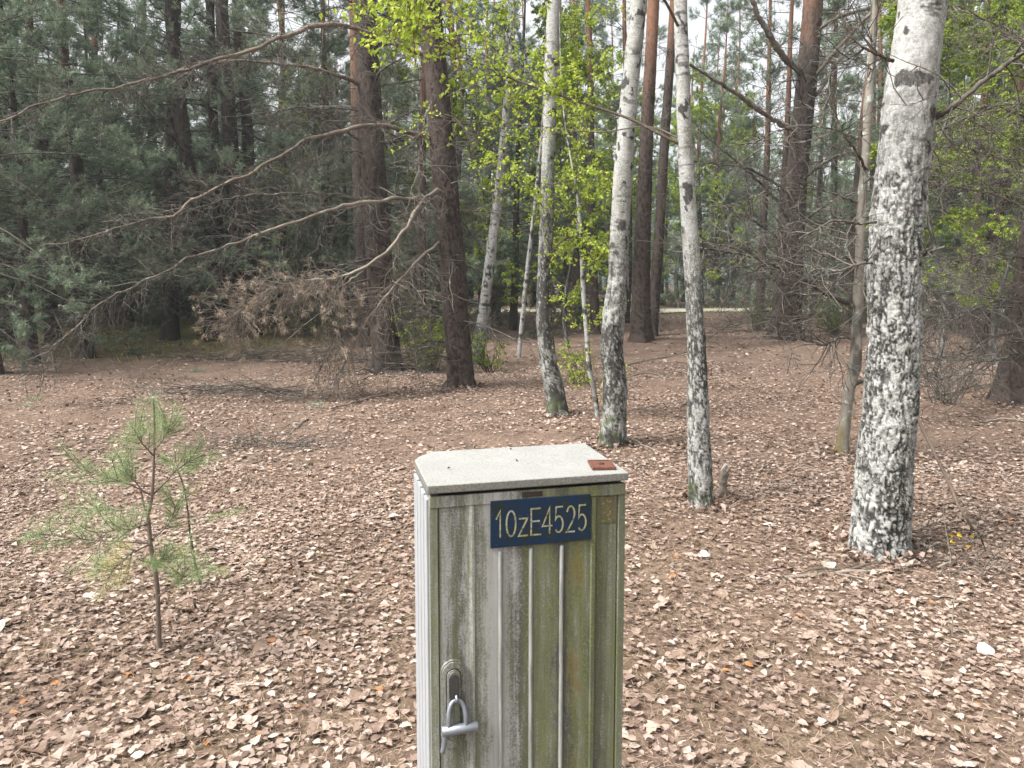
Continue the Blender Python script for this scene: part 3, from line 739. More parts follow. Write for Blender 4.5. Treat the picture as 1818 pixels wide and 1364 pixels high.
mid, *_r = hero('birch_tree', 'slim straight birch with a mossy foot beside a broken rotten stump', 'birch tree',
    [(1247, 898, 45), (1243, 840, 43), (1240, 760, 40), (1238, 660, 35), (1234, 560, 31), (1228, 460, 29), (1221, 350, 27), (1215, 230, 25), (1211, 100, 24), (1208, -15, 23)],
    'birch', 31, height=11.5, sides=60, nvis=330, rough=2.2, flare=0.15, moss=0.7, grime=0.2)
crown_birch(mid, 4.2, 11, 24, 32)
md = _r[2][1]
def leafbough(root, pts, r0, r1, seed, m, lv, size=(0.025, 0.045), Lm=0.35, lo=0.3, droop=0.14, tint=(0.3, 1.0)):
    rg = rng_(seed); b = root_data[root.name][2]; n = 30
    Q = resample(np.array([at(*p) for p in pts]), n); V, F = tubes(Q, np.linspace(r0, r1, n), 6)
    o = part('branch', MB().add(V, F, 0.5).mesh('branch', M['birch_twig'], b), root)
    w, l = MB(), MB(); hang(Q[None], m, lv, size, rg, w, l, Lm, droop, lo, tint, 0.0025)
    part('twigs', w.mesh('twigs', M['birch_twig'], b), o, 'stuff')
    if lv: part('leaves', l.mesh('leaves', M['fresh'], b, False), o, 'stuff')
    return o
leafbough(mid, [(1222, 262, md), (1190, 248, md), (1120, 212, md+.1), (1050, 188, md+.2), (960, 158, md+.3), (880, 128, md+.4), (820, 92, md+.4), (740, 40, md+.3), (660, -10, md+.2)], 0.011, 0.003, 41, 110, 11, (0.03, 0.05), 0.36, 0.3)
leafbough(mid, [(1212, 60, md), (1150, -30, md-.2), (1000, -60, md-.4), (860, -50, md-.5), (740, -10, md-.6), (690, 60, md-.6)], 0.010, 0.003, 42, 80, 11, (0.03, 0.05), 0.32, 0.45, 0.22)
leafbough(mid, [(1215, 250, md), (1150, 225, md+.4), (1060, 235, md+.8), (960, 225, md+1.1), (830, 215, md+1.3), (740, 218, md+1.4)], 0.006, 0.002, 43, 34, 8, (0.025, 0.04), 0.3, 0.4)

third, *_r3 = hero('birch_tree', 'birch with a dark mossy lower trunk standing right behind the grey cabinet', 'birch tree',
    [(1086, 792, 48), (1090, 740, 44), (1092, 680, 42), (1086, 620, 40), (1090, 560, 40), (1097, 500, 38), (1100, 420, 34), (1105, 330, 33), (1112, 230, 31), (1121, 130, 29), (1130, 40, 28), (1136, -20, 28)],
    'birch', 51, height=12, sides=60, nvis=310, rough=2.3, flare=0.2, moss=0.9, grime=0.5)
crown_birch(third, 5, 11.5, 22, 52)
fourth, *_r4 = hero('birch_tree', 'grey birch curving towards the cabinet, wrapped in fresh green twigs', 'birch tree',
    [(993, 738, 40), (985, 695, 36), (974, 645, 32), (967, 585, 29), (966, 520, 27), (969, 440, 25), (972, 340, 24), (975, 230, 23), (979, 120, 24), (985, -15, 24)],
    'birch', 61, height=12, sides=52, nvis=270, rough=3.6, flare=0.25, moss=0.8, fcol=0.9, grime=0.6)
crown_birch(fourth, 6, 11.5, 22, 62)
d4 = _r4[2][1]
for q, pts in enumerate([
    [(975, 250, d4), (1010, 210, d4-.2), (1050, 160, d4-.4), (1065, 90, d4-.5)],
    [(970, 380, d4), (940, 330, d4-.2), (910, 300, d4-.4), (870, 270, d4-.6)],
    [(976, 180, d4), (940, 130, d4+.2), (890, 90, d4+.3), (850, 30, d4+.3)],
    [(972, 330, d4), (1010, 320, d4-.3), (1050, 300, d4-.5), (1080, 310, d4-.6)],
    [(968, 470, d4), (995, 430, d4-.3), (1030, 420, d4-.4), (1060, 440, d4-.5)],
    [(980, 90, d4), (1020, 60, d4), (1060, 20, d4), (1090, -20, d4)]]):
    leafbough(fourth, pts, 0.007, 0.002, 70+q, 40, 10, (0.03, 0.055), 0.34, 0.15, 0.2)
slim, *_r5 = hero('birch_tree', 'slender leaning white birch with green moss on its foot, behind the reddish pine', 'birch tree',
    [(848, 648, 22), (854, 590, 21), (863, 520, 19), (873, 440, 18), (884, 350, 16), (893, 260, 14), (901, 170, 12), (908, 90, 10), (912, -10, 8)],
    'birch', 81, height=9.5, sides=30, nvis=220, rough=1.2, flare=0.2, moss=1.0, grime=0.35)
crown_birch(slim, 4.2, 9.2, 16, 82, 1.3, 12, (0.04, 0.065))
wand, *_r6 = hero('birch_tree', 'very thin pale birch pole leaning between two white birches', 'birch tree',
    [(920, 636, 8), (928, 560, 8), (937, 470, 7), (948, 380, 7), (956, 300, 6), (965, 200, 5), (972, 60, 4)], 'birch', 91, height=8, sides=16, nvis=160, rough=0.2, flare=0.1)
crown_birch(wand, 2.6, 7.5, 16, 92, 0.9, 10, (0.04, 0.06))
sapl, *_r7 = hero('birch_sapling', 'thin birch sapling with tiny fresh leaves rising beside the mossy birch', 'sapling',
    [(1063, 742, 9), (1056, 700, 9), (1046, 650, 9), (1041, 590, 8), (1035, 510, 8), (1032, 430, 7), (1025, 350, 5), (1012, 270, 4), (1000, 190, 3)], 'birch', 95, height=4.6, sides=14, nvis=160, rough=0.2, flare=0.1, top_r=0.004)
d7 = _r7[2][1]
for q, pts in enumerate([
    [(1052, 690, d7), (1020, 650, d7-.1), (1000, 620, d7-.2)], [(1042, 600, d7), (1075, 560, d7-.1), (1085, 520, d7-.2)], [(1040, 590, d7), (1010, 540, d7), (990, 520, d7)],
    [(1034, 480, d7), (1060, 450, d7-.2), (1080, 440, d7-.3)], [(1030, 400, d7), (1000, 360, d7-.2), (960, 350, d7-.3)], [(1026, 360, d7), (1060, 330, d7), (1090, 330, d7)],
    [(1031, 420, d7), (1010, 420, d7), (975, 450, d7)], [(1015, 290, d7), (1040, 250, d7), (1060, 230, d7)], [(1060, 720, d7), (1085, 690, d7), (1090, 650, d7)]]):
    leafbough(sapl, pts, 0.004, 0.0015, 120+q, 18, 7, (0.028, 0.048), 0.22, 0.1, 0.12)

# --- the small grey tree with lichen and a mossy foot
grey, *_rg = hero('alder_tree', 'thin crooked grey tree with lichen rings and a yellow mossy foot', 'tree',
    [(1491, 808, 24), (1500, 755, 22), (1507, 700, 20), (1518, 645, 19), (1522, 570, 18), (1525, 490, 17), (1528, 400, 16), (1534, 310, 15), (1541, 200, 14), (1548, 90, 12), (1554, -20, 11)],
    'grey', 131, height=7.5, sides=30, nvis=220, moss=1.0, flare=0.2)
gd = _rg[2][1]
bough(grey, [(1518, 545, gd), (1490, 530, gd-.1), (1450, 512, gd-.2), (1410, 485, gd-.3), (1360, 468, gd-.4), (1310, 450, gd-.4), (1240, 440, gd-.5)], 0.022, 0.006, 132, 'grey_bark' if False else 'dead_twig', 44, (0.3, 0.9), 3.5, 0.08)
bough(grey, [(1512, 690, gd), (1525, 680, gd-.1), (1545, 668, gd-.2), (1600, 640, gd-.2), (1660, 590, gd-.1)], 0.020, 0.005, 133, 'dead_twig', 12, (0.3, 0.7), 2, 0.05)
bough(grey, [(1516, 602, gd), (1490, 600, gd-.2), (1460, 612, gd-.4), (1400, 598, gd-.5), (1340, 600, gd-.6)], 0.012, 0.004, 134, 'dead_twig', 26, (0.2, 0.7), 3, 0.08)
bough(grey, [(1540, 305, gd), (1520, 270, gd-.2), (1495, 235, gd-.3), (1485, 205, gd-.3), (1484, 190, gd-.3)], 0.013, 0.008, 135, 'birch_twig', 8, (0.2, 0.5), 3, 0.05)
for q, (y0, sx, l) in enumerate([(420, -1, 190), (360, -1, 230), (470, -1, 160), (330, 1, 120), (250, -1, 200), (520, 1, 150)]):
    bough(grey, [(1527, y0, gd), (1527+sx*l*.35, y0-25, gd-.2), (1527+sx*l*.7, y0-20, gd-.4), (1527+sx*l, y0+12, gd-.5)], 0.009, 0.003, 140+q, 'dead_twig', 18, (0.2, 0.6), 2.5, 0.12)

# --- pines
pa, *_pa = hero('pine_tree', 'straight reddish brown pine with long bare boughs arching out over the litter', 'pine tree',
    [(820, 688, 48), (814, 620, 46), (808, 550, 46), (804, 470, 46), (797, 400, 45), (790, 320, 44), (783, 240, 42), (776, 150, 40), (768, 60, 38), (762, -20, 37)],
    'pine', 151, height=15, sides=68, nvis=330, flare=0.22, high=(7, 10))
crown_pine(pa, 6.5, 14.5, 34, 152)
ad = _pa[2][1]
bough(pa, [(770, 100, ad), (720, 85, ad-.1), (640, 50, ad-.4), (580, 44, ad-.7), (500, 66, ad-1.0), (430, 92, ad-1.2), (365, 112, ad-1.3), (280, 138, ad-1.4), (190, 160, ad-1.5), (100, 176, ad-1.6), (30, 200, ad-1.6), (-60, 250, ad-1.6)], 0.040, 0.008, 161, 'pine_limb', 110, (0.3, 1.0), 4, 0.2)
bough(pa, [(775, 246, ad), (740, 238, ad-.2), (680, 224, ad-.5), (620, 230, ad-.8), (530, 258, ad-1.1), (440, 310, ad-1.4), (340, 356, ad-1.6), (300, 385, ad-1.7), (230, 398, ad-1.8), (160, 420, ad-1.9), (85, 440, ad-2)], 0.036, 0.006, 162, 'pine_limb', 110, (0.3, 0.95), 4, 0.2)
bough(pa, [(780, 362, ad), (740, 352, ad-.2), (690, 354, ad-.4), (610, 366, ad-.6), (540, 388, ad-.8), (450, 420, ad-1.1), (360, 448, ad-1.3), (280, 486, ad-1.5), (200, 528, ad-1.7), (140, 575, ad-1.8), (95, 620, ad-1.8), (72, 668, ad-1.8)], 0.030, 0.005, 163, 'litter_twig', 120, (0.3, 1.0), 4, 0.25)
bough(pa, [(792, 360, ad-.1), (788, 342, ad-.3), (765, 342, ad-.5), (745, 365, ad-.6), (720, 405, ad-.8), (690, 445, ad-.9), (650, 475, ad-1), (600, 492, ad-1.1), (540, 500, ad-1.2), (470, 518, ad-1.2), (400, 570, ad-1.2)], 0.030, 0.007, 164, 'litter_twig', 110, (0.3, 1.1), 5, 0.3, tmat='litter_twig', needles=('needle_dead', 18, -0.45), ndl_frac=0.38, lo=0.55)
bough(pa, [(650, 475, ad-1), (620, 500, ad-1.1), (595, 520, ad-1.2), (600, 560, ad-1.25), (598, 600, ad-1.3), (570, 650, ad-1.3)], 0.016, 0.004, 165, 'litter_twig', 40, (0.2, 0.7), 4, 0.25, needles=('needle_dead', 18, -0.45), ndl_frac=0.5)
bough(pa, [(788, 425, ad), (750, 455, ad-.4), (712, 495, ad-.7), (670, 545, ad-.9), (640, 590, ad-1), (610, 650, ad-1.1), (590, 700, ad-1.2), (545, 745, ad-1.3)], 0.022, 0.005, 166, 'litter_twig', 90, (0.3, 0.9), 3.5, 0.3, tmat='litter_twig')
bough(pa, [(800, 612, ad), (770, 605, ad-.3), (740, 612, ad-.5), (715, 628, ad-.6)], 0.018, 0.006, 167, 'dead_twig', 16, (0.2, 0.5), 3, 0.15)
bough(pa, [(802, 640, ad), (780, 632, ad-.3), (730, 636, ad-.7), (690, 652, ad-.9), (640, 676, ad-1)], 0.018, 0.005, 168, 'dead_twig', 24, (0.2, 0.6), 3, 0.15)
bough(pa, [(812, 672, ad-.1), (790, 680, ad-.4), (775, 705, ad-.6), (750, 735, ad-.8), (728, 760, ad-.9)], 0.016, 0.006, 169, 'dead_twig', 14, (0.2, 0.5), 3, 0.1)
bough(pa, [(790, 545, ad), (740, 540, ad-.3), (705, 545, ad-.6), (660, 560, ad-.8)], 0.012, 0.004, 170, 'dead_twig', 26, (0.2, 0.6), 3, 0.2)
bough(pa, [(770, 170, ad), (755, 210, ad-.4), (748, 260, ad-.5), (735, 330, ad-.6), (715, 400, ad-.7), (700, 470, ad-.75), (690, 540, ad-.8)], 0.009, 0.003, 171, 'litter_twig', 46, (0.2, 0.7), 3, 0.3, tmat='litter_twig')
dead_on(pa, 0.5, 6.5, 44, (0.5, 1.9), 153, tw=10, fine=20, droop=(0.05, 0.22), r0=0.015)

pb, *_pb = hero('pine_tree', 'stout grey brown pine with thick stubs, behind the hanging dead twigs', 'pine tree',
    [(690, 655, 52), (682, 580, 48), (674, 480, 46), (668, 380, 44), (662, 280, 42), (656, 170, 40), (651, 70, 38), (648, -20, 37)],
    'pine', 181, height=15, sides=54, nvis=250, flare=0.25, high=(7, 10))
crown_pine(pb, 7.0, 14.5, 30, 182)
pd = _pb[2][1]
bough(pb, [(645, 152, pd), (610, 138, pd-.3), (560, 122, pd-.6), (480, 112, pd-.9), (370, 110, pd-1.2), (300, 130, pd-1.5)], 0.040, 0.010, 191, 'pine_limb', 70, (0.3, 1.0), 4, 0.2)
bough(pb, [(650, 360, pd), (590, 345, pd-.4), (500, 344, pd-.8), (420, 350, pd-1.1), (330, 376, pd-1.4)], 0.030, 0.007, 192, 'dead_twig', 60, (0.3, 1.0), 4, 0.2)
bough(pb, [(655, 260, pd), (600, 225, pd-.4), (540, 190, pd-.9), (460, 210, pd-1.3)], 0.026, 0.006, 193, 'dead_twig', 50, (0.3, 0.9), 4, 0.2)
bough(pb, [(670, 240, pd), (700, 215, pd-.3), (745, 190, pd-.6)], 0.030, 0.010, 194, 'dead_twig', 16, (0.2, 0.6), 4, 0.15)
bough(pb, [(660, 280, pd), (630, 268, pd-.2), (570, 278, pd-.6), (520, 310, pd-1.1)], 0.022, 0.006, 195, 'dead_twig', 36, (0.3, 0.9), 4, 0.2)
bough(pb, [(660, 140, pd), (700, 110, pd-.5), (740, 100, pd-.9), (800, 120, pd-1.2)], 0.022, 0.006, 196, 'dead_twig', 36, (0.3, 0.9), 4, 0.2)
dead_on(pb, 0.4, 8.0, 70, (0.7, 2.8), 183, tw=11, fine=22, droop=(0.05, 0.22), r0=0.022)
pb2, *_x = hero('pine_tree', 'narrow rusty pine stem close behind the stout grey brown pine', 'pine tree',
    [(652, 600, 26), (645, 500, 25), (640, 400, 24), (636, 250, 23), (633, 100, 22), (631, -20, 22)], 'pine', 201, depth=17.5, height=15, sides=36, nvis=200, high=(4.5, 8))
crown_pine(pb2, 8.0, 14.5, 24, 202)

# three dark pines in a clump on the left
for q, (lab, pts, dd) in enumerate([
    ('dark pine leaning out of the clump with a forked snag on its stem', [(388, 598, 40), (368, 500, 34), (350, 400, 29), (334, 290, 26), (320, 200, 24), (312, 120, 22), (300, -20, 20)], 18.0),
    ('thin dark pine in the middle of the three stem clump', [(396, 592, 26), (392, 480, 20), (386, 360, 17), (379, 220, 16), (375, 100, 15), (372, -20, 14)], 18.6),
    ('dark upright pine of the three stem clump, bark dark brown', [(436, 590, 34), (430, 500, 31), (420, 400, 28), (411, 280, 26), (403, 160, 24), (396, 60, 22), (392, -20, 21)], 18.3)]):
    t, *_y = hero('pine_tree', lab, 'pine tree', pts, 'pine', 211+q, depth=dd, height=14, sides=32, nvis=170, high=(8, 11))
    crown_pine(t, 6.0, 13.5, 26, 221+q); dead_on(t, 0.4, 7.5, 52, (0.8, 2.8), 231+q, tw=9, fine=22, droop=(0.03, 0.16), r0=0.026)
    if q == 0: bough(t, [(330, 270, dd), (300, 225, dd-.2), (270, 195, dd-.4), (240, 165, dd-.5)], 0.05, 0.02, 241, 'dead_twig', 14, (0.3, 0.9), 3)

# the big-limbed pine on the right
pr, *_pr = hero('pine_tree', 'old pine with upswept heavy limbs, red upper bark and a skirt of dead branches', 'pine tree',
    [(1394, 592, 54), (1398, 540, 50), (1404, 460, 44), (1408, 400, 40), (1414, 320, 37), (1424, 220, 35), (1434, 120, 34), (1441, 40, 33), (1445, -20, 32)],
    'pine', 251, height=17, sides=54, nvis=250, flare=0.3, high=(7.2, 9), depth=19.0)
crown_pine(pr, 8.0, 16.5, 34, 252, 2.8)
rd = 19.0
LIMB = dict(twl=(0.3, 1.0), fine=4, droop=0.1)
for q, (pts, r0, r1) in enumerate([
    ([(1425, 132, rd), (1395, 105, rd-.4), (1370, 70, rd-.8), (1345, 25, rd-1), (1325, -30, rd-1.2)], .10, .05),
    ([(1420, 235, rd), (1385, 220, rd-.5), (1340, 190, rd-1), (1290, 155, rd-1.5), (1225, 115, rd-2)], .075, .03),
    ([(1435, 68, rd), (1480, 35, rd-.3), (1530, 18, rd-.5), (1600, 2, rd-.8)], .06, .03),
    ([(1440, 145, rd), (1480, 95, rd-.6), (1525, 45, rd-1.0), (1580, -10, rd-1.3)], .06, .03),
    ([(1432, 190, rd), (1470, 140, rd-.2), (1500, 85, rd-.4), (1512, 50, rd-.5)], .05, .02),
    ([(1410, 350, rd), (1360, 315, rd-.8), (1310, 295, rd-1.4), (1248, 290, rd-2)], .05, .012),
    ([(1412, 330, rd), (1470, 285, rd-.8), (1520, 268, rd-1.3), (1570, 262, rd-1.6)], .05, .012),
    ([(1408, 405, rd), (1370, 345, rd-.6), (1310, 290, rd-1.2), (1240, 230, rd-2)], .045, .012),
    ([(1404, 425, rd), (1450, 375, rd-1), (1510, 345, rd-1.6), (1570, 335, rd-2)], .045, .012),
    ([(1402, 440, rd), (1350, 400, rd-1), (1290, 370, rd-1.8), (1240, 368, rd-2.4)], .035, .01),
    ([(1400, 500, rd), (1350, 495, rd-1), (1300, 520, rd-1.8), (1270, 555, rd-2.2)], .035, .008),
    ([(1400, 520, rd), (1450, 520, rd-1), (1500, 505, rd-1.6), (1560, 510, rd-2)], .035, .008),
    ([(1398, 550, rd), (1350, 555, rd-1.2), (1300, 575, rd-2), (1260, 600, rd-2.5)], .03, .008),
    ([(1398, 480, rd), (1440, 440, rd-1.5), (1500, 430, rd-2.2), (1530, 440, rd-2.5)], .03, .008)]):
    bough(pr, pts, r0, r1, 260+q, 'pine_limb' if q < 5 else 'dead_twig', 60, **LIMB)
dead_on(pr, 0.3, 8.5, 60, (1.0, 3.0), 253, tw=7, fine=12, droop=(0.0, 0.10), r0=0.02)

pe, *_y = hero('pine_tree', 'upright pine turning orange above, the thicker of a close pair', 'pine tree',
    [(1139, 606, 38), (1138, 540, 34), (1140, 450, 30), (1144, 340, 26), (1149, 220, 23), (1155, 110, 21), (1161, -20, 20)], 'pine', 281, height=16, sides=32, nvis=180, high=(5.0, 8.0))
crown_pine(pe, 9.5, 15.5, 24, 282); dead_on(pe, 0.6, 8, 30, (0.5, 1.6), 283, tw=7, fine=18)
pe2, *_y = hero('pine_tree', 'thinner dull pine stem of a close pair, leaning a little', 'pine tree',
    [(1156, 596, 22), (1162, 530, 20), (1170, 420, 18), (1177, 300, 17), (1184, 190, 16), (1192, 80, 15), (1198, -20, 14)], 'pine', 291, height=14, sides=32, nvis=200, high=(6, 9))
crown_pine(pe2, 8.5, 13.5, 20, 292)
pf, *_pf = hero('pine_tree', 'pine with a broad fluted foot beside the fallen branches at the clearing edge', 'pine tree',
    [(1794, 712, 64), (1804, 660, 56), (1814, 600, 50), (1826, 500, 46), (1842, 380, 43), (1860, 240, 40), (1884, 60, 38), (1900, -40, 37)],
    'pine', 301, height=14, sides=54, nvis=220, flare=0.3, high=(7, 10))
crown_pine(pf, 5.5, 13.5, 30, 302)
fd = _pf[2][1]
for q, (pts, r0, r1) in enumerate([
    ([(1868, 312, fd), (1800, 288, fd-.3), (1740, 270, fd-.6), (1690, 262, fd-.9), (1630, 262, fd-1.2)], .022, .006),
    ([(1850, 388, fd), (1790, 356, fd-.4), (1730, 338, fd-.7), (1680, 330, fd-1.0), (1635, 326, fd-1.3)], .022, .006),
    ([(1880, 250, fd), (1800, 200, fd-.5), (1740, 190, fd-.8), (1660, 220, fd-1.2)], .018, .005),
    ([(1830, 460, fd), (1780, 452, fd-.3), (1730, 458, fd-.6), (1690, 475, fd-.9)], .016, .005),
    ([(1830, 540, fd), (1770, 535, fd-.4), (1710, 560, fd-.8), (1650, 590, fd-1.1)], .016, .005),
    ([(1815, 590, fd), (1760, 600, fd-.5), (1720, 625, fd-.9), (1640, 640, fd-1.4)], .018, .005),
    ([(1815, 620, fd), (1770, 640, fd-.5), (1730, 645, fd-1), (1680, 670, fd-1.4), (1640, 672, fd-1.7)], .016, .004),
    ([(1885, 120, fd), (1800, 60, fd-.5), (1720, 20, fd-.9), (1650, -5, fd-1.2)], .020, .006)]):
    bough(pf, pts, r0, r1, 310+q, 'pine_limb' if q in (0, 1, 7) else 'dead_twig', 42, (0.25, 0.8), 4, 0.1)
dead_on(pf, 0.3, 5.0, 30, (0.6, 1.9), 303, tw=10, fine=22)
pg, *_y = hero('pine_tree', 'leaning brown pine stem rising through the yellow green leaves', 'pine tree',
    [(1738, 590, 26), (1752, 500, 22), (1768, 400, 19), (1786, 310, 18), (1802, 220, 17), (1820, 100, 16), (1840, -20, 15)], 'pine', 321, depth=16, height=13, sides=36, nvis=200, high=(4, 8))
crown_pine(pg, 6, 12.5, 20, 322); dead_on(pg, 0.4, 5, 40, (0.6, 2.2), 323, tw=10, fine=24)
pl, *_y = hero('pine_tree', 'dark pine foot half hidden by hanging grey boughs beside the mossy ground', 'pine tree',
    [(8, 585, 34), (8, 520, 30), (4, 440, 27), (0, 300, 25), (-6, 100, 23), (-10, -20, 22)], 'pine', 331, height=13, sides=36, nvis=160, high=(8, 11), depth=16.5)
crown_pine(pl, 3.0, 12.5, 44, 332, 2.8); dead_on(pl, 0.8, 4.5, 50, (0.8, 2.6), 333, tw=10, fine=26, droop=(0.04, 0.2))
#@@CABINET
# ------------------------------------------------------------------ the cable cabinet
def cab_mat():
    k = NT('weathered_fibreglass'); co = k.coord()
    sx = k.n.new('ShaderNodeSeparateXYZ'); k.link(co, sx.inputs[0]); x = sx.outputs[0]
    st = k.noise(1.0, k.coord((44, 8, 1.3)), 6, 0.72); st2 = k.noise(1.0, k.coord((90, 20, 2.2)), 6, 0.78); sp = k.noise(260, co, 4, 0.8); bl = k.noise(8, co, 6, 0.7)
    wob = k.math('ADD', x, k.math('MULTIPLY', k.math('SUBTRACT', k.noise(1.0, k.coord((26, 8, 6)), 7, 0.8), 0.5), 0.11))
    c = k.mix(bl, (0.25, 0.252, 0.238), (0.37, 0.372, 0.352))
    c = k.mix(k.ramp(st2, [(0.40, 0.0), (0.70, 0.5)]), c, (0.15, 0.148, 0.135))
    # dark grime hanging in runs, broken into specks
    gb = k.ramp(wob, [(0.0, 0.5), (0.035, 0.35), (0.06, 0.75), (0.075, 0.3), (0.10, 0.55), (0.125, 0.1), (0.165, 0.45), (0.19, 0.9), (0.215, 0.5), (0.272, 0.95), (0.30, 0.55), (0.335, 0.9), (0.37, 0.6), (0.4, 0.7)])
    dk = k.ramp(k.math('ADD', k.math('MULTIPLY', gb, 0.42), k.math('MULTIPLY', k.math('ADD', k.math('MULTIPLY', st2, 0.5), k.math('MULTIPLY', sp, 0.85)), 0.75)), [(0.61, 0), (0.83, 0.92)])
    c = k.mix(dk, c, (0.045, 0.044, 0.036))
    # green algae in broad runs, mostly on the hinge side
    ab = k.ramp(wob, [(0.0, 0.6), (0.02, 0.65), (0.035, 0.25), (0.055, 0.65), (0.075, 0.3), (0.095, 0.5), (0.13, 0.2), (0.17, 0.35), (0.21, 0.85), (0.245, 0.75), (0.262, 0.1), (0.285, 0.95), (0.32, 0.85), (0.345, 0.55), (0.4, 0.7)])
    al = k.ramp(k.math('ADD', k.math('MULTIPLY', ab, 0.55), k.math('MULTIPLY', st, 0.85)), [(0.58, 0), (0.86, 0.9)])
    al = k.math('MULTIPLY', al, k.ramp(k.math('ADD', k.math('MULTIPLY', sp, 0.6), k.math('MULTIPLY', st2, 0.6)), [(0.48, 0.15), (0.70, 1)]))
    gc = k.mix(k.ramp(sp, [(0.35, 0), (0.65, 1)]), (0.050, 0.058, 0.014), (0.195, 0.215, 0.080))
    c = k.mix(al, c, gc)
    oc = k.math('MULTIPLY', k.ramp(k.math('ABSOLUTE', k.math('SUBTRACT', wob, 0.292)), [(0.006, 0.6), (0.016, 0)]), k.ramp(bl, [(0.48, 0), (0.62, 1)]))
    c = k.mix(oc, c, (0.15, 0.10, 0.03))
    k.col(c); k.b.inputs['Roughness'].default_value = 0.62; k.bump(sp, 0.35, 0.0015); return k.m
def lid_mat():
    k = NT('lichened_lid'); co = k.coord(); sp = k.noise(210, co, 4, 0.75); bl = k.noise(14, co, 5, 0.65)
    c = k.mix(bl, (0.22, 0.22, 0.208), (0.315, 0.315, 0.298))
    c = k.mix(k.ramp(sp, [(0.50, 0), (0.66, 0.75)]), c, (0.13, 0.13, 0.11))
    geo = k.n.new('ShaderNodeNewGeometry'); sz = k.n.new('ShaderNodeSeparateXYZ'); k.link(geo.outputs['True Normal'], sz.inputs[0])
    vert = k.ramp(sz.outputs[2], [(0.4, 1.0), (0.8, 0.0)])   # upright rim darker than the top, in specks
    c = k.mix(k.math('MULTIPLY', vert, k.ramp(sp, [(0.35, 0.35), (0.6, 0.8)])), c, (0.09, 0.088, 0.07))
    k.col(c); k.b.inputs['Roughness'].default_value = 0.7; k.bump(sp, 0.4, 0.0015); return k.m
def plain(name, c, rough=0.6, metal=0.0, var=0.25, sc=60, bump=0.2):
    k = NT(name); co = k.coord(); n = k.noise(sc, co, 5, 0.7)
    k.col(k.mix(n, tuple(v*(1-var) for v in c), tuple(min(1, v*(1+var)) for v in c)))
    k.b.inputs['Roughness'].default_value = rough; k.b.inputs['Metallic'].default_value = metal
    if bump: k.bump(n, bump, 0.001)
    return k.m
M['cab'] = cab_mat(); M['lid'] = lid_mat()
def side_mat():
    k = NT('side_fins'); co = k.coord(); n = k.noise(1.0, k.coord((20, 60, 3)), 5, 0.7)
    k.col(k.mix(k.ramp(n, [(0.45, 0), (0.75, 0.5)]), (0.30, 0.315, 0.33), (0.15, 0.155, 0.145))); k.b.inputs['Roughness'].default_value = 0.45; return k.m
M['side'] = side_mat()
def rib_mat():
    k = NT('pale_rib'); co = k.coord(); n = k.noise(1.0, k.coord((90, 90, 9)), 6, 0.75)
    k.col(k.mix(k.ramp(n, [(0.42, 0), (0.68, 0.85)]), (0.27, 0.274, 0.264), (0.09, 0.094, 0.07))); k.b.inputs['Roughness'].default_value = 0.6; return k.m
M['rib'] = rib_mat()  # door ribs in a paler, streaked grey
M['shell'] = plain('groove_shade_grey', (0.10, 0.102, 0.098), 0.7)  # body coloured dark to paint shade into the grooves between the fins
M['gap'] = plain('gap_shade', (0.012, 0.012, 0.011), 0.9)  # near-black that paints the shade of narrow gaps
def sign_mat():
    k = NT('blue_plate'); co = k.coord(); n = k.noise(34, co, 6, 0.7); n2 = k.noise(150, co, 3, 0.7)
    c = k.mix(k.ramp(n, [(0.46, 0), (0.62, 0.85)]), (0.006, 0.021, 0.050), (0.015, 0.021, 0.014))
    c = k.mix(k.ramp(n2, [(0.62, 0), (0.74, 0.5)]), c, (0.10, 0.12, 0.10))
    k.col(c); k.b.inputs['Roughness'].default_value = 0.5; return k.m
M['sign'] = sign_mat()
def letter_mat():
    k = NT('worn_lettering'); co = k.coord(); n = k.noise(90, co, 5, 0.7); g = k.noise(30, co, 3, 0.6)
    c = k.mix(k.ramp(g, [(0.4, 0), (0.65, 1)]), (0.33, 0.31, 0.22), (0.22, 0.23, 0.07))
    k.col(k.mix(k.ramp(n, [(0.48, 0), (0.62, 0.8)]), c, (0.03, 0.04, 0.035))); return k.m
M['letter'] = letter_mat()
M['steel'] = plain('galvanised_steel', (0.23, 0.25, 0.28), 0.42, 0.7, 0.3, 120)
M['grip'] = plain('black_grip', (0.045, 0.045, 0.042), 0.7, 0, 0.5, 200)
M['badge'] = plain('dark_badge', (0.03, 0.022, 0.02), 0.6, 0, 0.4, 200)
def rust_mat():
    k = NT('rusty_plate'); co = k.coord(); n = k.noise(120, co, 5, 0.7)
    k.col(k.mix(n, (0.06, 0.024, 0.017), (0.18, 0.075, 0.05))); k.bump(n, 0.6, 0.002); return k.m
M['rust'] = rust_mat()
def sticker_mat():
    k = NT('mouldy_sticker'); co = k.coord(); n = k.noise(60, co, 6, 0.75); n2 = k.noise(180, co, 3)
    c = k.mix(k.ramp(n, [(0.4, 0), (0.6, 1)]), (0.10, 0.075, 0.045), (0.075, 0.085, 0.022))
    k.col(k.mix(k.ramp(n2, [(0.55, 0), (0.7, 0.6)]), c, (0.33, 0.30, 0.24))); return k.m
M['sticker'] = sticker_mat()

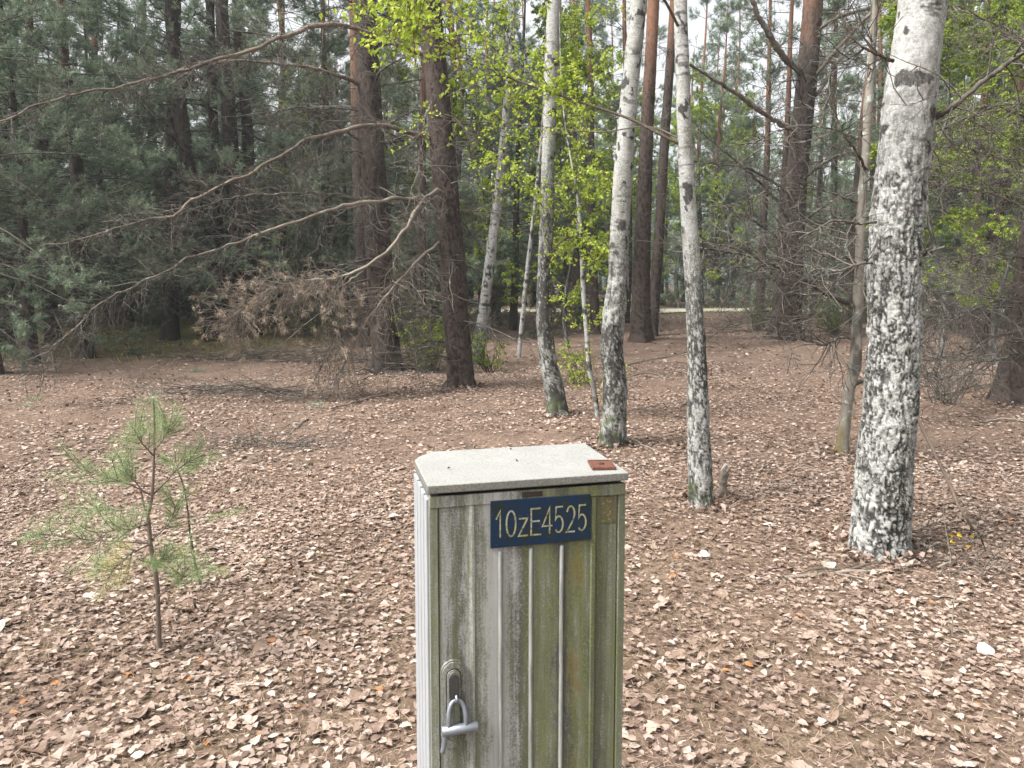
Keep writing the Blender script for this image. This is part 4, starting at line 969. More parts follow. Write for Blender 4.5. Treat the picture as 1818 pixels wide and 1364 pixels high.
def bevbox(x0, x1, y0, y1, z0, z1, b=0.0015):
    import bmesh
    bm = bmesh.new(); bmesh.ops.create_cube(bm, size=1)
    for v in bm.verts: v.co = (x0+(v.co.x+.5)*(x1-x0), y0+(v.co.y+.5)*(y1-y0), z0+(v.co.z+.5)*(z1-z0))
    if b: bmesh.ops.bevel(bm, geom=bm.edges[:], offset=b, segments=2, affect='EDGES', profile=0.5)
    return bm
def bm_mesh(bm, name, mat, smooth=False):
    me = bpy.data.meshes.new(name); bm.to_mesh(me); bm.free(); me.materials.append(mat)
    for p in me.polygons: p.use_smooth = smooth
    return me
def join_bm(*bms):
    import bmesh
    out = bms[0]
    for b in bms[1:]:
        t = bpy.data.meshes.new('tmp'); b.to_mesh(t); b.free(); out.from_mesh(t); bpy.data.meshes.remove(t)
    return out
def extrude_profile(pts, z0, z1, back, nz=24):
    """vertical panel whose front follows (x, y) points; closed at the back"""
    loop = list(pts)+[(pts[-1][0], back), (pts[0][0], back)]
    n = len(loop); zs = np.linspace(z0, z1, nz)
    V = np.array([(x, y, z) for z in zs for x, y in loop])
    k = np.arange(nz-1)[:, None]*n; j = np.arange(n)[None, :]; j2 = (j+1) % n
    return V, np.stack([k+j, k+j2, k+n+j2, k+n+j], -1).reshape(-1, 4)

CW, CD = 0.400, 0.247
YAW = R(14.1)
fl = np.array([-0.1564, 1.3405, 1.2231])
ux = np.array([math.cos(YAW), math.sin(YAW), 0]); uy = np.array([-math.sin(YAW), math.cos(YAW), 0])
cz0 = float(ht(fl[0], fl[1]))-0.05
ZT = fl[2]-cz0                                        # height of the lid's front edge above the base
cab = thing('cable_cabinet', 'weathered grey fibreglass cable cabinet streaked green with algae, ribbed door', 'cable cabinet', (fl[0], fl[1], cz0), YAW)
def cz(dz): return ZT+dz*(0.976 if dz < -0.15 else 0.985 if dz < -0.03 else 1.0)
import bmesh
part('body', bm_mesh(bevbox(0.007, CW-0.007, 0.022, CD-0.006, 0.0, cz(-0.018), 0.002), 'body', M['shell']), cab)
part('plinth', bm_mesh(bevbox(0.016, CW-0.016, 0.008, CD-0.014, 0.0, 0.30, 0.004), 'plinth', M['cab']), cab)
# lid: slight fall, left back corner cut back
def lid():
    bm = bmesh.new()
    o = [(0, 0), (CW, 0), (CW, CD+0.012), (0.045, CD+0.012), (0.012, CD-0.012), (0, CD-0.04)]
    top = [bm.verts.new((x, y, cz(0.004*(y/CD)-(0.004 if x < 0.02 and y > 0.1 else 0)))) for x, y in o]
    bot = [bm.verts.new((x, y, cz(-0.0165))) for x, y in o]
    bm.faces.new(top); bm.faces.new(bot[::-1])
    for q in range(len(o)):
        q2 = (q+1) % len(o); bm.faces.new((top[q], bot[q], bot[q2], top[q2]))
    bmesh.ops.recalc_face_normals(bm, faces=bm.faces[:])
    bmesh.ops.bevel(bm, geom=bm.edges[:], offset=0.003, segments=3, affect='EDGES', profile=0.6)
    return bm_mesh(bm, 'lid', M['lid'], False)
part('lid', lid(), cab)
part('lid_gap_shade', bm_mesh(bevbox(0.022, CW-0.02, 0.010, 0.03, cz(-0.0235), cz(-0.0155), 0), 'lid_gap_shade', M['gap']), cab)  # dark strip painting the shade in the gap under the lid
# door: front profile in plan, from left to right
prof = [(0.004, 0.006), (0.0185, 0.0055), (0.0205, 0.011), (0.0225, 0.0075), (0.074, 0.0075), (0.079, 0.0070), (0.084, 0.0035), (0.0885, 0.0035), (0.090, 0.0060),
        (0.3225, 0.0060), (0.325, 0.0030), (0.332, 0.0030), (0.335, 0.0085), (0.378, 0.0085), (0.3805, 0.0125), (0.383, 0.0060), (0.396, 0.0064)]
V, F = extrude_profile(prof, 0.30, cz(-0.046), 0.0215)
door = part('door', mk_mesh('door', V, F, None, False, [M['cab']]), cab)
part('top_rail', bm_mesh(bevbox(0.004, 0.396, 0.0042, 0.0212, cz(-0.0463), cz(-0.0232), 0.002), 'top_rail', M['cab']), door)
for xr, zt in ((0.1397, -0.1390), (0.2006, -0.1395), (0.2630, -0.1390)):
    a = np.linspace(0, np.pi, 7); w = 0.0042
    pr_ = [(xr-w*math.cos(t), 0.0064-0.0052*math.sin(t)) for t in a]
    zs = [0.302]+[cz(zt-0.006)]+[cz(zt-0.006+0.006*math.sin(t)) for t in np.linspace(0.3, np.pi/2, 4)]
    sc_ = [1, 1]+[max(0.05, math.cos(t)) for t in np.linspace(0.3, np.pi/2, 4)]
    V = np.array([(xr+(x-xr)*s_, 0.0064+(y-0.0064)*s_, z) for z, s_ in zip(zs, sc_) for x, y in pr_]); n = len(pr_)
    k = np.arange(len(zs)-1)[:, None]*n; j = np.arange(n-1)[None, :]
    part('rib', mk_mesh('rib', V, np.stack([k+j, k+j+1, k+n+j+1, k+n+j], -1).reshape(-1, 4), None, True, [M['rib']]), door)
# left side wall with its pale upright fins
V, F = extrude_profile([(0, 0)], 0, 1, 0) if False else (None, None)
fin = None
for y0, y1 in ((0.030, 0.064), (0.076, 0.114), (0.126, 0.166), (0.178, 0.230)):
    b_ = bevbox(0.0005, 0.0085, y0, y1, 0.30, cz(-0.035), 0.002); fin = b_ if fin is None else join_bm(fin, b_)
part('side_panel', bm_mesh(fin, 'side_panel', M['side']), cab, label='clean pale ribbed side wall')
fin = None
for y0, y1 in ((0.030, 0.064), (0.076, 0.114), (0.126, 0.166), (0.178, 0.230)):
    b_ = bevbox(CW-0.0085, CW-0.0005, y0, y1, 0.30, cz(-0.035), 0.002); fin = b_ if fin is None else join_bm(fin, b_)
part('side_panel', bm_mesh(fin, 'side_panel', M['side']), cab)
# number plate
pl_ = part('number_plate', bm_mesh(bevbox(0.1200, 0.3210, 0.0008, 0.0066, cz(-0.1322), cz(-0.0390), 0.0006), 'number_plate', M['sign']), cab, label='dirty blue number plate')
def glyphs():
    arc = lambda cx, cy, rx, ry, a0, a1, n=14: [(cx+rx*math.cos(R(t)), cy+ry*math.sin(R(t))) for t in np.linspace(a0, a1, n)]
    five = [[(.92, 1), (.18, 1), (.10, .52)]+arc(.46, .33, .46, .31, 140, -140)]
    G = {'1': [[(.05, .70), (.85, 1), (.85, 0)]], '0': [arc(.5, .5, .46, .48, 90, 450, 30)], 'z': [[(.05, .66), (.95, .66), (.05, 0), (1, 0)]],
         'E': [[(.95, 1), (.06, 1), (.06, 0), (1, 0)], [(.06, .52), (.88, .52)]], '4': [[(.72, 0), (.72, 1), (.0, .30), (1, .30)]],
         '5': five, '2': [arc(.5, .70, .44, .29, 165, -20)+[(.75, .42), (.04, 0), (1, 0)]]}
    V, F = [], []
    hw = 0.0017; H_ = 0.0515; yk = 0.0004
    for ch, u0, u1 in zip('10zE4525', (717, 787, 872, 957, 1042, 1127, 1212, 1294), (752, 857, 940, 1032, 1112, 1192, 1274, 1358)):
        x0 = 0.120+(u0-683)*0.0002848; w = (u1-u0)*0.0002848
        for st_ in G[ch]:
            p = np.array([(x0+a_*w, cz(-0.1120)+b_*H_) for a_, b_ in st_]); t = nrm(np.gradient(p, axis=0)); d0 = nrm(np.diff(p, axis=0))
            nr = np.stack([-d0[:, 1], d0[:, 0]], 1); vn = np.vstack([nr[:1], nrm(nr[:-1]+nr[1:]), nr[-1:]])
            c = np.concatenate([[1], np.clip((vn[1:-1]*nr[1:]).sum(1), .35, 1), [1]]); off = vn*(hw/c)[:, None]
            b0 = len(V); yk -= 0.00003
            for q in range(len(p)): V += [(p[q, 0]+off[q, 0], yk, p[q, 1]+off[q, 1]), (p[q, 0]-off[q, 0], yk, p[q, 1]-off[q, 1])]
            F += [(b0+2*q, b0+2*q+1, b0+2*q+3, b0+2*q+2) for q in range(len(p)-1)]
    return mk_mesh('lettering', np.array(V), np.array(F), None, False, [M['letter']])
lme = glyphs()
part('lettering', lme, pl_)
part('badge', bm_mesh(bevbox(0.1822, 0.2230, 0.0025, 0.0062, cz(-0.0362), cz(-0.0255), 0.0006), 'badge', M['badge']), cab)
part('sticker', bm_mesh(bevbox(0.3455, 0.3740, 0.0070, 0.0088, cz(-0.103), cz(-0.0490), 0.0003), 'sticker', M['sticker']), cab, label='faded rust and moss stained sticker')
# swing handle in its rounded escutcheon
def stadium(xc, z0, z1, w, y0, y1, b=0.0012):
    bm = bmesh.new(); r_ = w/2; pts = []
    for t in np.linspace(0, np.pi, 13): pts.append((xc+r_*math.cos(t), z1-r_+r_*math.sin(t)))
    for t in np.linspace(np.pi, 2*np.pi, 13): pts.append((xc+r_*math.cos(t), z0+r_+r_*math.sin(t)))
    f = [bm.verts.new((x, y0, z)) for x, z in pts]; g = [bm.verts.new((x, y1, z)) for x, z in pts]; n = len(pts)
    ff = bm.faces.new(f); bm.faces.new(g[::-1])
    for q in range(n): bm.faces.new((f[q], g[q], g[(q+1) % n], f[(q+1) % n]))
    bmesh.ops.recalc_face_normals(bm, faces=bm.faces[:])
    if b: bmesh.ops.bevel(bm, geom=[e for e in ff.edges], offset=b, segments=2, affect='EDGES')
    return bm
hd = part('handle', bm_mesh(stadium(0.0462, cz(-0.533), cz(-0.3515), 0.0485, -0.0015, 0.0080, 0.003), 'handle', M['cab'], False), cab)
part('recess_shade', bm_mesh(stadium(0.0458, cz(-0.515), cz(-0.3665), 0.0290, -0.0019, 0.004, 0.0), 'recess_shade', M['gap']), hd)  # thin black plate, painted shade around the lever
part('lever', bm_mesh(stadium(0.0458, cz(-0.513), cz(-0.3685), 0.0255, -0.0075, -0.0012, 0.0025), 'lever', M['cab']), hd)
part('grip', bm_mesh(stadium(0.0458, cz(-0.430), cz(-0.3760), 0.0195, -0.0085, -0.0030, 0.001), 'grip', M['grip']), hd)
# U-shackle lock hanging on the handle
lk = cab.matrix_world
def cabw(x, y, z): return np.array([fl[0], fl[1], cz0])+ux*x+uy*y+np.array([0, 0, z])
lock = thing('shackle_lock', 'grey steel shackle lock with a crossbar hooked through the cabinet handle', 'lock', cabw(0.0500, -0.017, cz(-0.482)), YAW)
t_ = np.linspace(0, np.pi, 17)
arc = [(-0.017, -0.002, -0.002)]+[(-0.0165*math.cos(t), 0.001+0.010*math.sin(t), 0.022+0.030*math.sin(t)) for t in t_]+[(0.017, -0.002, -0.002)]
V, F = tubes(resample(np.array(arc), 40), np.full(40, 0.0046), 10)
part('shackle', MB().add(V, F).mesh('shackle', M['steel']), lock)
bar = np.array([(-0.0305, 0, 0), (-0.0300, 0, 0), (-0.0295, 0, 0), (0.038, 0, 0), (0.0392, 0, 0), (0.0395, 0, 0)])
V, F = tubes(bar, np.array([0.001, 0.0085, 0.0095, 0.0095, 0.0088, 0.001]), 18); part('crossbar', MB().add(V, F).mesh('crossbar', M['steel']), lock)
V, F = tubes(resample(np.array([(-0.024, -0.002, -0.006), (-0.026, -0.004, -0.022), (-0.030, -0.006, -0.040), (-0.0305, -0.006, -0.0403)]), 10), np.array([0.0052]*9+[0.001]), 10); part('tail', MB().add(V, F).mesh('tail', M['steel']), lock)
V, F = tubes(resample(np.array([(0, 0.012, 0.046), (0.0, 0.004, 0.055), (0.0, 0.013, 0.063)]), 10), np.full(10, 0.0028), 8); part('eye', MB().add(V, F).mesh('eye', M['steel']), lock)
# rusty plate lying on the lid
def rustplate():
    bm = bevbox(-0.026, 0.026, -0.020, 0.020, 0, 0.004, 0.001)
    return join_bm(bm, stadium(0, -0.006, 0.006, 0.011, -0.001, 0.001, 0))
rb = bmesh.new(); rb.free()
rbm = bevbox(-0.024, 0.024, -0.032, 0.032, 0.0, 0.0042, 0.0012)
rim = [bevbox(-0.024, -0.0205, -0.032, 0.032, 0.004, 0.0062, 0.0008), bevbox(0.0205, 0.024, -0.032, 0.032, 0.004, 0.0062, 0.0008), bevbox(-0.0202, 0.0202, -0.032, -0.0280, 0.004, 0.0060, 0.0008), bevbox(-0.0202, 0.0202, 0.0280, 0.032, 0.004, 0.0060, 0.0008)]
rp = thing('metal_plate', 'small square rusty metal plate lying on the cabinet lid', 'metal plate', cabw(0.3640, 0.057, cz(0.0008)), YAW+R(-11))
part('base', bm_mesh(rbm, 'base', M['rust']), rp)
for r_ in rim: part('rim', bm_mesh(r_, 'rim', M['rust']), rp)
V, F = tubes(np.array([(0, 0, 0.004), (0, 0, 0.0062), (0, 0, 0.0064)]), np.array([0.006, 0.0055, 0.0005]), 12); part('boss', MB().add(V, F).mesh('boss', M['badge']), rp)
# specks on the lid
for q, (px, py) in enumerate([(794, 832), (906, 799), (919, 819)]):
    r_ = ray(px, py); t = (cz(0.003)+cz0-CAM[2])/r_[2]; p = CAM+r_*t
    V, F = tubes(np.array([(0, 0, 0), (0.003, 0.001, 0.002), (0.006, 0, 0.001)]), np.array([0.0005, 0.002, 0.0005]), 6)
    solo('bud_scale', MB().add(V, F).mesh('bud_scale', M['badge']), 'tiny dark bud scale fallen on the cabinet lid', 'bud scale', p, (0, 0, q), 'specks on the cabinet lid')

# ------------------------------------------------------------------ pine sapling and its thin neighbour
def sapling():
    d = gpt(283, 1160)[1]; b = gpt(283, 1160)
    root = thing('pine_sapling', 'small pine sapling with sparse soft green needles growing from the leaf litter', 'sapling', b)
    root_data[root.name] = (None, None, b)
    stem = np.array([b-[0, 0, .05]]+[at(px, py, d) for px, py in [(281, 1100), (279, 1040), (270, 985), (265, 940), (262, 915)]])
    V, F = tubes(resample(stem, 40), np.linspace(0.0115, 0.008, 40)*(1+0.1*vnoise(np.arange(40)*.6, 0, 0, 5)), 10)
    part('stem', MB().add(V, F, 0.6).mesh('stem', M['pine_limb'], b), root)
    for pts, r0 in (([(262, 918), (270, 880), (273, 820), (274, 760), (272, 708)], 0.0075), ([(262, 918), (255, 895), (250, 868)], 0.006)):
        V, F = tubes(resample(np.array([at(x, y, d) for x, y in pts]), 24), np.linspace(r0, 0.003, 24), 8); part('leader', MB().add(V, F, 0.6).mesh('leader', M['pine_limb'], b), root)
    rg = rng_(500)
    limbs = [[(268, 965, 0), (220, 962, -.05), (150, 958, -.1), (60, 945, -.15)], [(262, 918, 0), (225, 905, .1), (190, 905, .15), (120, 900, .2)], [(270, 880, 0), (230, 860, -.05), (190, 848, -.1), (135, 830, -.12)],
             [(270, 880, 0), (300, 850, .05), (320, 830, .1), (365, 805, .1)], [(250, 868, 0), (235, 850, 0), (215, 835, 0)], [(268, 960, 0), (300, 930, .1), (310, 900, .1), (300, 880, .1)],
             [(273, 810, 0), (255, 790, -.05), (240, 770, -.1)], [(274, 800, 0), (290, 780, .05), (298, 760, .1)], [(275, 1010, 0), (283, 1000, -.05), (290, 990, -.1)], [(268, 965, 0), (230, 985, -.1), (200, 1010, -.15), (155, 1015, -.2)],
             [(280, 1060, 0), (320, 1030, -.1), (350, 1010, -.2)], [(262, 930, 0), (230, 940, -.2), (190, 945, -.3), (170, 985, -.35)]]
    for q, l in enumerate(limbs):
        Q = resample(np.array([at(x, y, d+e) for x, y, e in l]), 14)
        V, F = tubes(Q, np.linspace(0.004, 0.0016, 14), 6); o = part('branch', MB().add(V, F, 0.5).mesh('branch', M['pine_limb'], b), root)
        m = 16; p, t, tt, _ = along(Q[None], m, rg, 0.25, 1.0); Q2 = grow(p, nrm(t+perp(t, rg)*1.0+np.array([0, 0, .15])), rg.uniform(0.06, 0.16, m), 5, 0, 0.1, rg, 0.1)
        nm = MB(); V, F = tubes(Q2, np.linspace(0.0018, 0.001, 5)[None]*np.ones((m, 1)), 4)
        part('twigs', MB().add(V, F, 0.5).mesh('twigs', M['pine_limb'], b), o, 'stuff')
        c = 520; p, t, tt, ii = along(np.concatenate([Q2, resample(Q[5:], 5)[None]]), c*2, rg, 0.1, 1.0)
        V, F = needle_tris(p, nrm(t*0.55+perp(t, rg)*0.85), rg.uniform(0.03, 0.06, len(p)), 0.0014, rg); nm.add(V, F, np.repeat(np.clip(rg.normal(0.5, 0.2, len(p))+(0.5 if q in (9,) else 0), 0, 1), 3))
        part('needles', nm.mesh('needles', M['needle_young'], b, False), o, 'stuff')
    nm = MB(); L = resample(np.array([at(x, y, d) for x, y in [(274, 790), (274, 750), (272, 708)]]), 8)
    for zone, c in ((L, 300),):
        p, t, tt, _ = along(zone[None], c, rg, 0, 1.0); V, F = needle_tris(p, nrm(t*0.9+perp(t, rg)*0.7), rg.uniform(0.03, 0.055, c), 0.0014, rg); nm.add(V, F, np.repeat(rg.uniform(0.2, 0.8, c), 3))
    part('top_needles', nm.mesh('top_needles', M['needle_young'], b, False), root, 'stuff')
    b2 = gpt(360, 1046); d2 = b2[1]
    root = thing('pine_sapling', 'thin bare stemmed pine seedling with a green tuft, right next to the larger sapling', 'sapling', b2)
    stem = np.array([b2-[0, 0, .03]]+[at(px, py, d2) for px, py in [(348, 1005), (338, 950), (333, 905), (325, 860), (314, 830), (310, 800)]])
    V, F = tubes(resample(stem, 30), np.linspace(0.007, 0.003, 30), 8); part('stem', MB().add(V, F, 0.15).mesh('stem', M['dead_twig'], b2), root)
    for q, l in enumerate([[(316, 840), (340, 822), (368, 808)], [(314, 830), (300, 820), (285, 812)], [(334, 915), (375, 918), (432, 905)], [(320, 850), (330, 835), (345, 830)], [(340, 990), (325, 985), (318, 975)], [(345, 1000), (375, 1010), (400, 1015)]]):
        Q = resample(np.array([at(x, y, d2-.05*k) for k, (x, y) in enumerate(l)]), 10); V, F = tubes(Q, np.linspace(0.003, 0.0014, 10), 5)
        o = part('branch', MB().add(V, F, 0.4).mesh('branch', M['pine_limb'], b2), root)
        c = 230; p, t, tt, _ = along(Q[None], c, rg, 0.3, 1.0); V, F = needle_tris(p+rg.normal(0, .006, (c, 3)), nrm(t*0.8+perp(t, rg)*0.8), rg.uniform(0.03, 0.055, c), 0.0014, rg)
        part('needles', MB().add(V, F, np.repeat(np.clip(rg.normal(.5, .2, c)+(0.5 if q == 4 else 0), 0, 1), 3)).mesh('needles', M['needle_young'], b2, False), o, 'stuff')
sapling()

# ------------------------------------------------------------------ undergrowth bushes in fresh leaf
def bush(px, py, depth, h, w, label, seed, n=26, lv=9, mat='fresh', tint=(0.0, 0.7), size=(0.03, 0.055), group=None, wood='birch_twig'):
    rg = rng_(seed); b = at(px, 600, depth); b[2] = float(ht(b[0], depth))
    root = thing('shrub', label, 'shrub', b, 0, group)
    a = rg.uniform(0, 6.28, n); D = np.stack([np.cos(a)*w/h, np.sin(a)*w/h, np.ones(n)], 1)
    Q = grow(b+rg.normal(0, 0.06, (n, 3))*[1, 1, 0]-[0, 0, .03], D, h*rg.uniform(0.6, 1.1, n), 9, 0.0, 0.1, rg)
    w_, l_ = MB(), MB(); V, F = tubes(Q, np.linspace(0.007, 0.002, 9)[None]*np.ones((n, 1)), 4); w_.add(V, F, 0.4)
    hang(Q, n*8, lv, size, rg, w_, l_, h*0.18, 0.05, 0.2, tint)
    part('stems', w_.mesh('stems', M[wood], b), root, 'stuff')
    if lv: part('leaves', l_.mesh('leaves', M[mat], b, False), root, 'stuff')
    return root
bush(760, 560, 13.0, 1.25, 0.45, 'leafy bright green shrub between the reddish pine and the stout pine', 601, 26, 6, tint=(0, .5))
bush(870, 610, 13.2, 0.8, 0.4, 'low green shrub at the foot of the slender leaning birch', 602, 18, 5, tint=(0, .5))
bush(1020, 640, 11.5, 0.7, 0.35, 'low sparse shrub between two birch trunks with yellow green leaves', 603, 10, 4, tint=(0.2, .8))
bush(735, 600, 14.2, 0.9, 0.6, 'dark green low shrub under the dead hanging boughs', 604, 20, 6, tint=(0, .3))
bush(1690, 640, 9.5, 0.8, 0.5, 'tangle of bare grey stems beside the fluted pine', 605, 22, 0, wood='dead_twig')
bush(1345, 560, 21, 1.2, 0.7, 'bare twiggy thicket in front of the pale track', 606, 36, 3, mat='decid', wood='dead_twig')
bush(1480, 560, 20, 1.2, 0.9, 'bare brown thicket behind the big limbed pine', 607, 40, 2, mat='decid', wood='dead_twig')
bush(560, 580, 19, 1.0, 0.9, 'grey twiggy thicket behind the drooping brown needles', 608, 40, 2, mat='decid', wood='dead_twig')

rg_t = rng_(650)
_tk = []
for q in range(18):
    pxq, dq = rg_t.uniform(-60, 1880), rg_t.uniform(22.5, 28.0)
    if 1160 < pxq < 1340: pxq += 240
    if q < 3: _tk.append(bush(pxq, 560, dq, rg_t.uniform(1.1, 1.7), rg_t.uniform(.6, 1.1), 'bare twiggy bush among the pines in front of the track', 651+q, 22, 2, 'decid', wood='dead_twig', group='bare bushes in front of the track'))
    else:
        c_ = copy_tree(_tk[q % 3]); p_ = at(pxq, 560, dq); c_.location = (p_[0], dq, float(ht(p_[0], dq))); c_.rotation_euler = (0, 0, rg_t.uniform(0, 6.28)); c_.scale = (rg_t.uniform(.8, 1.2),)*3

# ------------------------------------------------------------------ forest litter
def frustum(n, y0, y1, rg, pw=1.0, margin=0.7):
    y = np.sqrt(rg.uniform(y0**2, y1**2, n)); x = rg.uniform(-1, 1, n)*(0.73*y+margin); return x, y
def oval_template(rows=4, lobes=0):
    t = np.linspace(0, 1, rows+2)[1:-1]
    w = 0.33*np.sin(np.pi*t**0.85)**0.8
    if lobes: w = 0.34*np.sin(np.pi*t**0.7)**0.7*(0.82+0.22*np.cos(2*np.pi*lobes*t+1.0))
    V = [(0, 0)]+[p for q in range(rows) for p in ((t[q], -w[q]), (t[q], 0), (t[q], w[q]))]+[(1, 0)]
    F3, F4 = [(0, 1, 2), (0, 2, 3)], []
    for q in range(rows-1):
        a = 1+q*3; F4 += [(a, a+3, a+4, a+1), (a+1, a+4, a+5, a+2)]
    a = 1+(rows-1)*3; e = a+3; F3 += [(a, e, a+1), (a+1, e, a+2)]
    return np.array(V, float), np.array(F3), np.array(F4)
def lay_simple(mb, x, y, L, rg, tint):
    n = len(x); a = rg.uniform(0, 6.28, n); D = nrm(np.stack([np.cos(a), np.sin(a), rg.normal(0, .12, n)], 1)); s = nrm(np.stack([-np.sin(a), np.cos(a), rg.normal(0, .3, n)], 1))
    B = np.stack([x, y, ht(x, y)+rg.uniform(0.004, 0.022, n)], 1); W = (L*rg.uniform(.3, .5, n))[:, None]; m = B+D*(L*.45)[:, None]
    V = np.stack([B, m-s*W+[0, 0, .004], B+D*L[:, None], m+s*W+[0, 0, .004]], 1).reshape(-1, 3); q = np.arange(n)[:, None]*4
    mb.add(V, np.concatenate([q+np.array([0, 1, 2]), q+np.array([0, 2, 3])]), np.repeat(tint, 4))
def lay_leaves(mb, x, y, L, rg, tmpl, tilt=0.11, tint=None, lift=0.012, asp=(0.8, 1.3)):
    n = len(x); T, F3, F4 = tmpl; nt = len(T)
    u = (T[None, :, 0]-0.5)*L[:, None]; v = T[None, :, 1]*(L*rg.uniform(asp[0], asp[1], n))[:, None]
    c1, c2, c3 = rg.normal(0, 0.35, n), rg.normal(0.2, 0.6, n), rg.normal(0, 0.5, n)
    w = (c1[:, None]*u**2+c2[:, None]*v**2*2+c3[:, None]*u*v)/L[:, None]*0.9 + 0.018*L[:, None]*rg.normal(0, 1, (n, nt))
    yaw = rg.uniform(0, 6.28, n); a, b = rg.normal(0, tilt, n), rg.normal(0, tilt, n)
    X_ = u*np.cos(yaw)[:, None]-v*np.sin(yaw)[:, None]; Y_ = u*np.sin(yaw)[:, None]+v*np.cos(yaw)[:, None]
    Z_ = w+a[:, None]*X_+b[:, None]*Y_
    Z_ -= np.minimum(Z_.min(1), 0)[:, None]*0.75
    z = ht(x, y)+rg.uniform(0.001, lift, n)
    V = np.stack([x[:, None]+X_, y[:, None]+Y_, z[:, None]+Z_], -1).reshape(-1, 3)
    o = np.arange(n)[:, None, None]*nt
    mb.add(V, [(o+F3[None]).reshape(-1, 3), (o+F4[None]).reshape(-1, 4)], np.repeat(tint, nt))
def litter():
    rg = rng_(700); mb = MB()
    def dens(x, y):   # leaves lie thickest in the foreground and in drifts
        return np.clip(0.62+0.55*fbm(x*0.8, y*0.8, 0, 21, 3)-0.28*sstep(4.5, 10, y)+0.35*sstep(1.5, 4, x)*sstep(10, 6, y), 0.12, 1)
    x, y = frustum(72000, 1.7, 6.3, rg); k = rg.uniform(0, 1, len(x)) < 0.3+0.7*dens(x, y); x, y = x[k], y[k]
    tint = np.clip(rg.normal(0.52, 0.22, len(x))+0.14*fbm(x*1.1, y*1.1, 2, 51, 3), 0.02, 0.95); tint[rg.uniform(0, 1, len(x)) < 0.006] = 1.0
    lay_leaves(mb, x, y, rg.uniform(0.42, 1.0, len(x))**1.5*0.048, rg, oval_template(2), tint=tint, lift=0.022)
    x, y = frustum(88000, 6.2, 14, rg); k = rg.uniform(0, 1, len(x)) < dens(x, y); x, y = x[k], y[k]
    lay_simple(mb, x, y, rg.uniform(0.024, 0.054, len(x)), rg, np.clip(rg.normal(0.50, 0.28, len(x)), 0, .97))
    x, y = frustum(9000, 14, 28, rg); lay_simple(mb, x, y, rg.uniform(0.05, 0.11, len(x)), rg, np.clip(rg.normal(0.5, 0.22, len(x)), 0, .96))
    x, y = frustum(900, 1.8, 7, rg); lay_leaves(mb, x, y, rg.uniform(0.05, 0.085, len(x)), rg, oval_template(8, 4), tint=np.clip(rg.normal(0.62, 0.2, len(x)), 0, .97), asp=(1.0, 1.4))
    for bx, by, r_, c_ in ((bb[0], bb[1], .20, 260), (_r[2][0], _r[2][1], .11, 120), (_r3[2][0], _r3[2][1], .16, 120), (_r4[2][0], _r4[2][1], .17, 110), (_rg[2][0], _rg[2][1], .08, 60), (_pa[2][0], _pa[2][1], .25, 160), (_pf[2][0], _pf[2][1], .33, 160)):
        a_ = rg.uniform(0, 6.28, c_); q_ = r_+np.abs(rg.normal(0, .06, c_)); x, y = bx+q_*np.cos(a_), by+q_*np.sin(a_)
        n0 = mb.n; lay_leaves(mb, x, y, rg.uniform(.025, .05, c_), rg, oval_template(2), tilt=.5, tint=np.clip(rg.normal(.45, .22, c_), 0, .9), lift=.045)
    o = part('leaf_litter', mb.mesh('leaf_litter', M['litter'], smooth=True), kind='stuff'); o['label'] = 'brown and tan dead leaves strewn thickly over the forest floor'; o['category'] = 'leaf litter'
    # fallen needles
    nb = MB()
    for n, y0, y1, w in ((105000, 1.7, 6.0, 0.0023), (60000, 6.0, 12, 0.0045)):
        x, y = frustum(n, y0, y1, rg); a = rg.uniform(0, 6.28, n); L = rg.uniform(0.035, 0.075, n)
        B = np.stack([x, y, ht(x, y)+rg.uniform(0.004, 0.036, n)], 1); D = nrm(np.stack([np.cos(a), np.sin(a), rg.normal(0, 0.16, n)], 1))
        s = np.stack([-np.sin(a), np.cos(a), rg.normal(0, .3, n)], 1)*w/2
        V = np.stack([B-s, B+s, B+D*L[:, None]], 1).reshape(-1, 3); nb.add(V, np.arange(n*3).reshape(-1, 3), np.repeat(rg.uniform(0, 1, n), 3))
    o = part('needle_litter', nb.mesh('needle_litter', M['litter_needle'], smooth=False), kind='stuff'); o['label'] = 'thin brown fallen pine needles matted between the leaves'; o['category'] = 'needle litter'
    # the largest dry leaves one by one, lying on the ground
    meshes = []
    for q in range(12):
        m1 = MB(); r2 = rng_(900+q)
        T, F3, F4 = oval_template(9, 3.6 if q % 3 else 0); L = 1.0
        u, v = T[:, 0]-0.5, T[:, 1]*(1.25 if q % 3 else 1.5)
        wz = r2.normal(0.05, 0.3)*u**2+r2.normal(0.2, 0.6)*v**2*2+r2.normal(0, .4)*u*v+0.02*r2.normal(0, 1, len(u)); wz -= np.percentile(wz, 25)
        m1.add(np.stack([u, v, wz+0.08], 1), [F3, F4], 0.5); meshes.append(m1.mesh('leaf', M['leaf_single'], smooth=True))
    x, y = frustum(300, 1.9, 5.6, rg, margin=0.1); L = np.where(rg.uniform(0, 1, 300) < 0.45, rg.uniform(0.065, 0.10, 300), rg.uniform(0.04, 0.06, 300))
    for q in range(300):
        o = bpy.data.objects.new('leaf', meshes[q % 12]); COL.objects.link(o); o.parent = ground
        o.location = (x[q], y[q], float(ht(x[q], y[q]))+0.008); o.scale = (L[q],)*3; o.rotation_euler = (rg.normal(0, .15), rg.normal(0, .15), rg.uniform(0, 6.28))
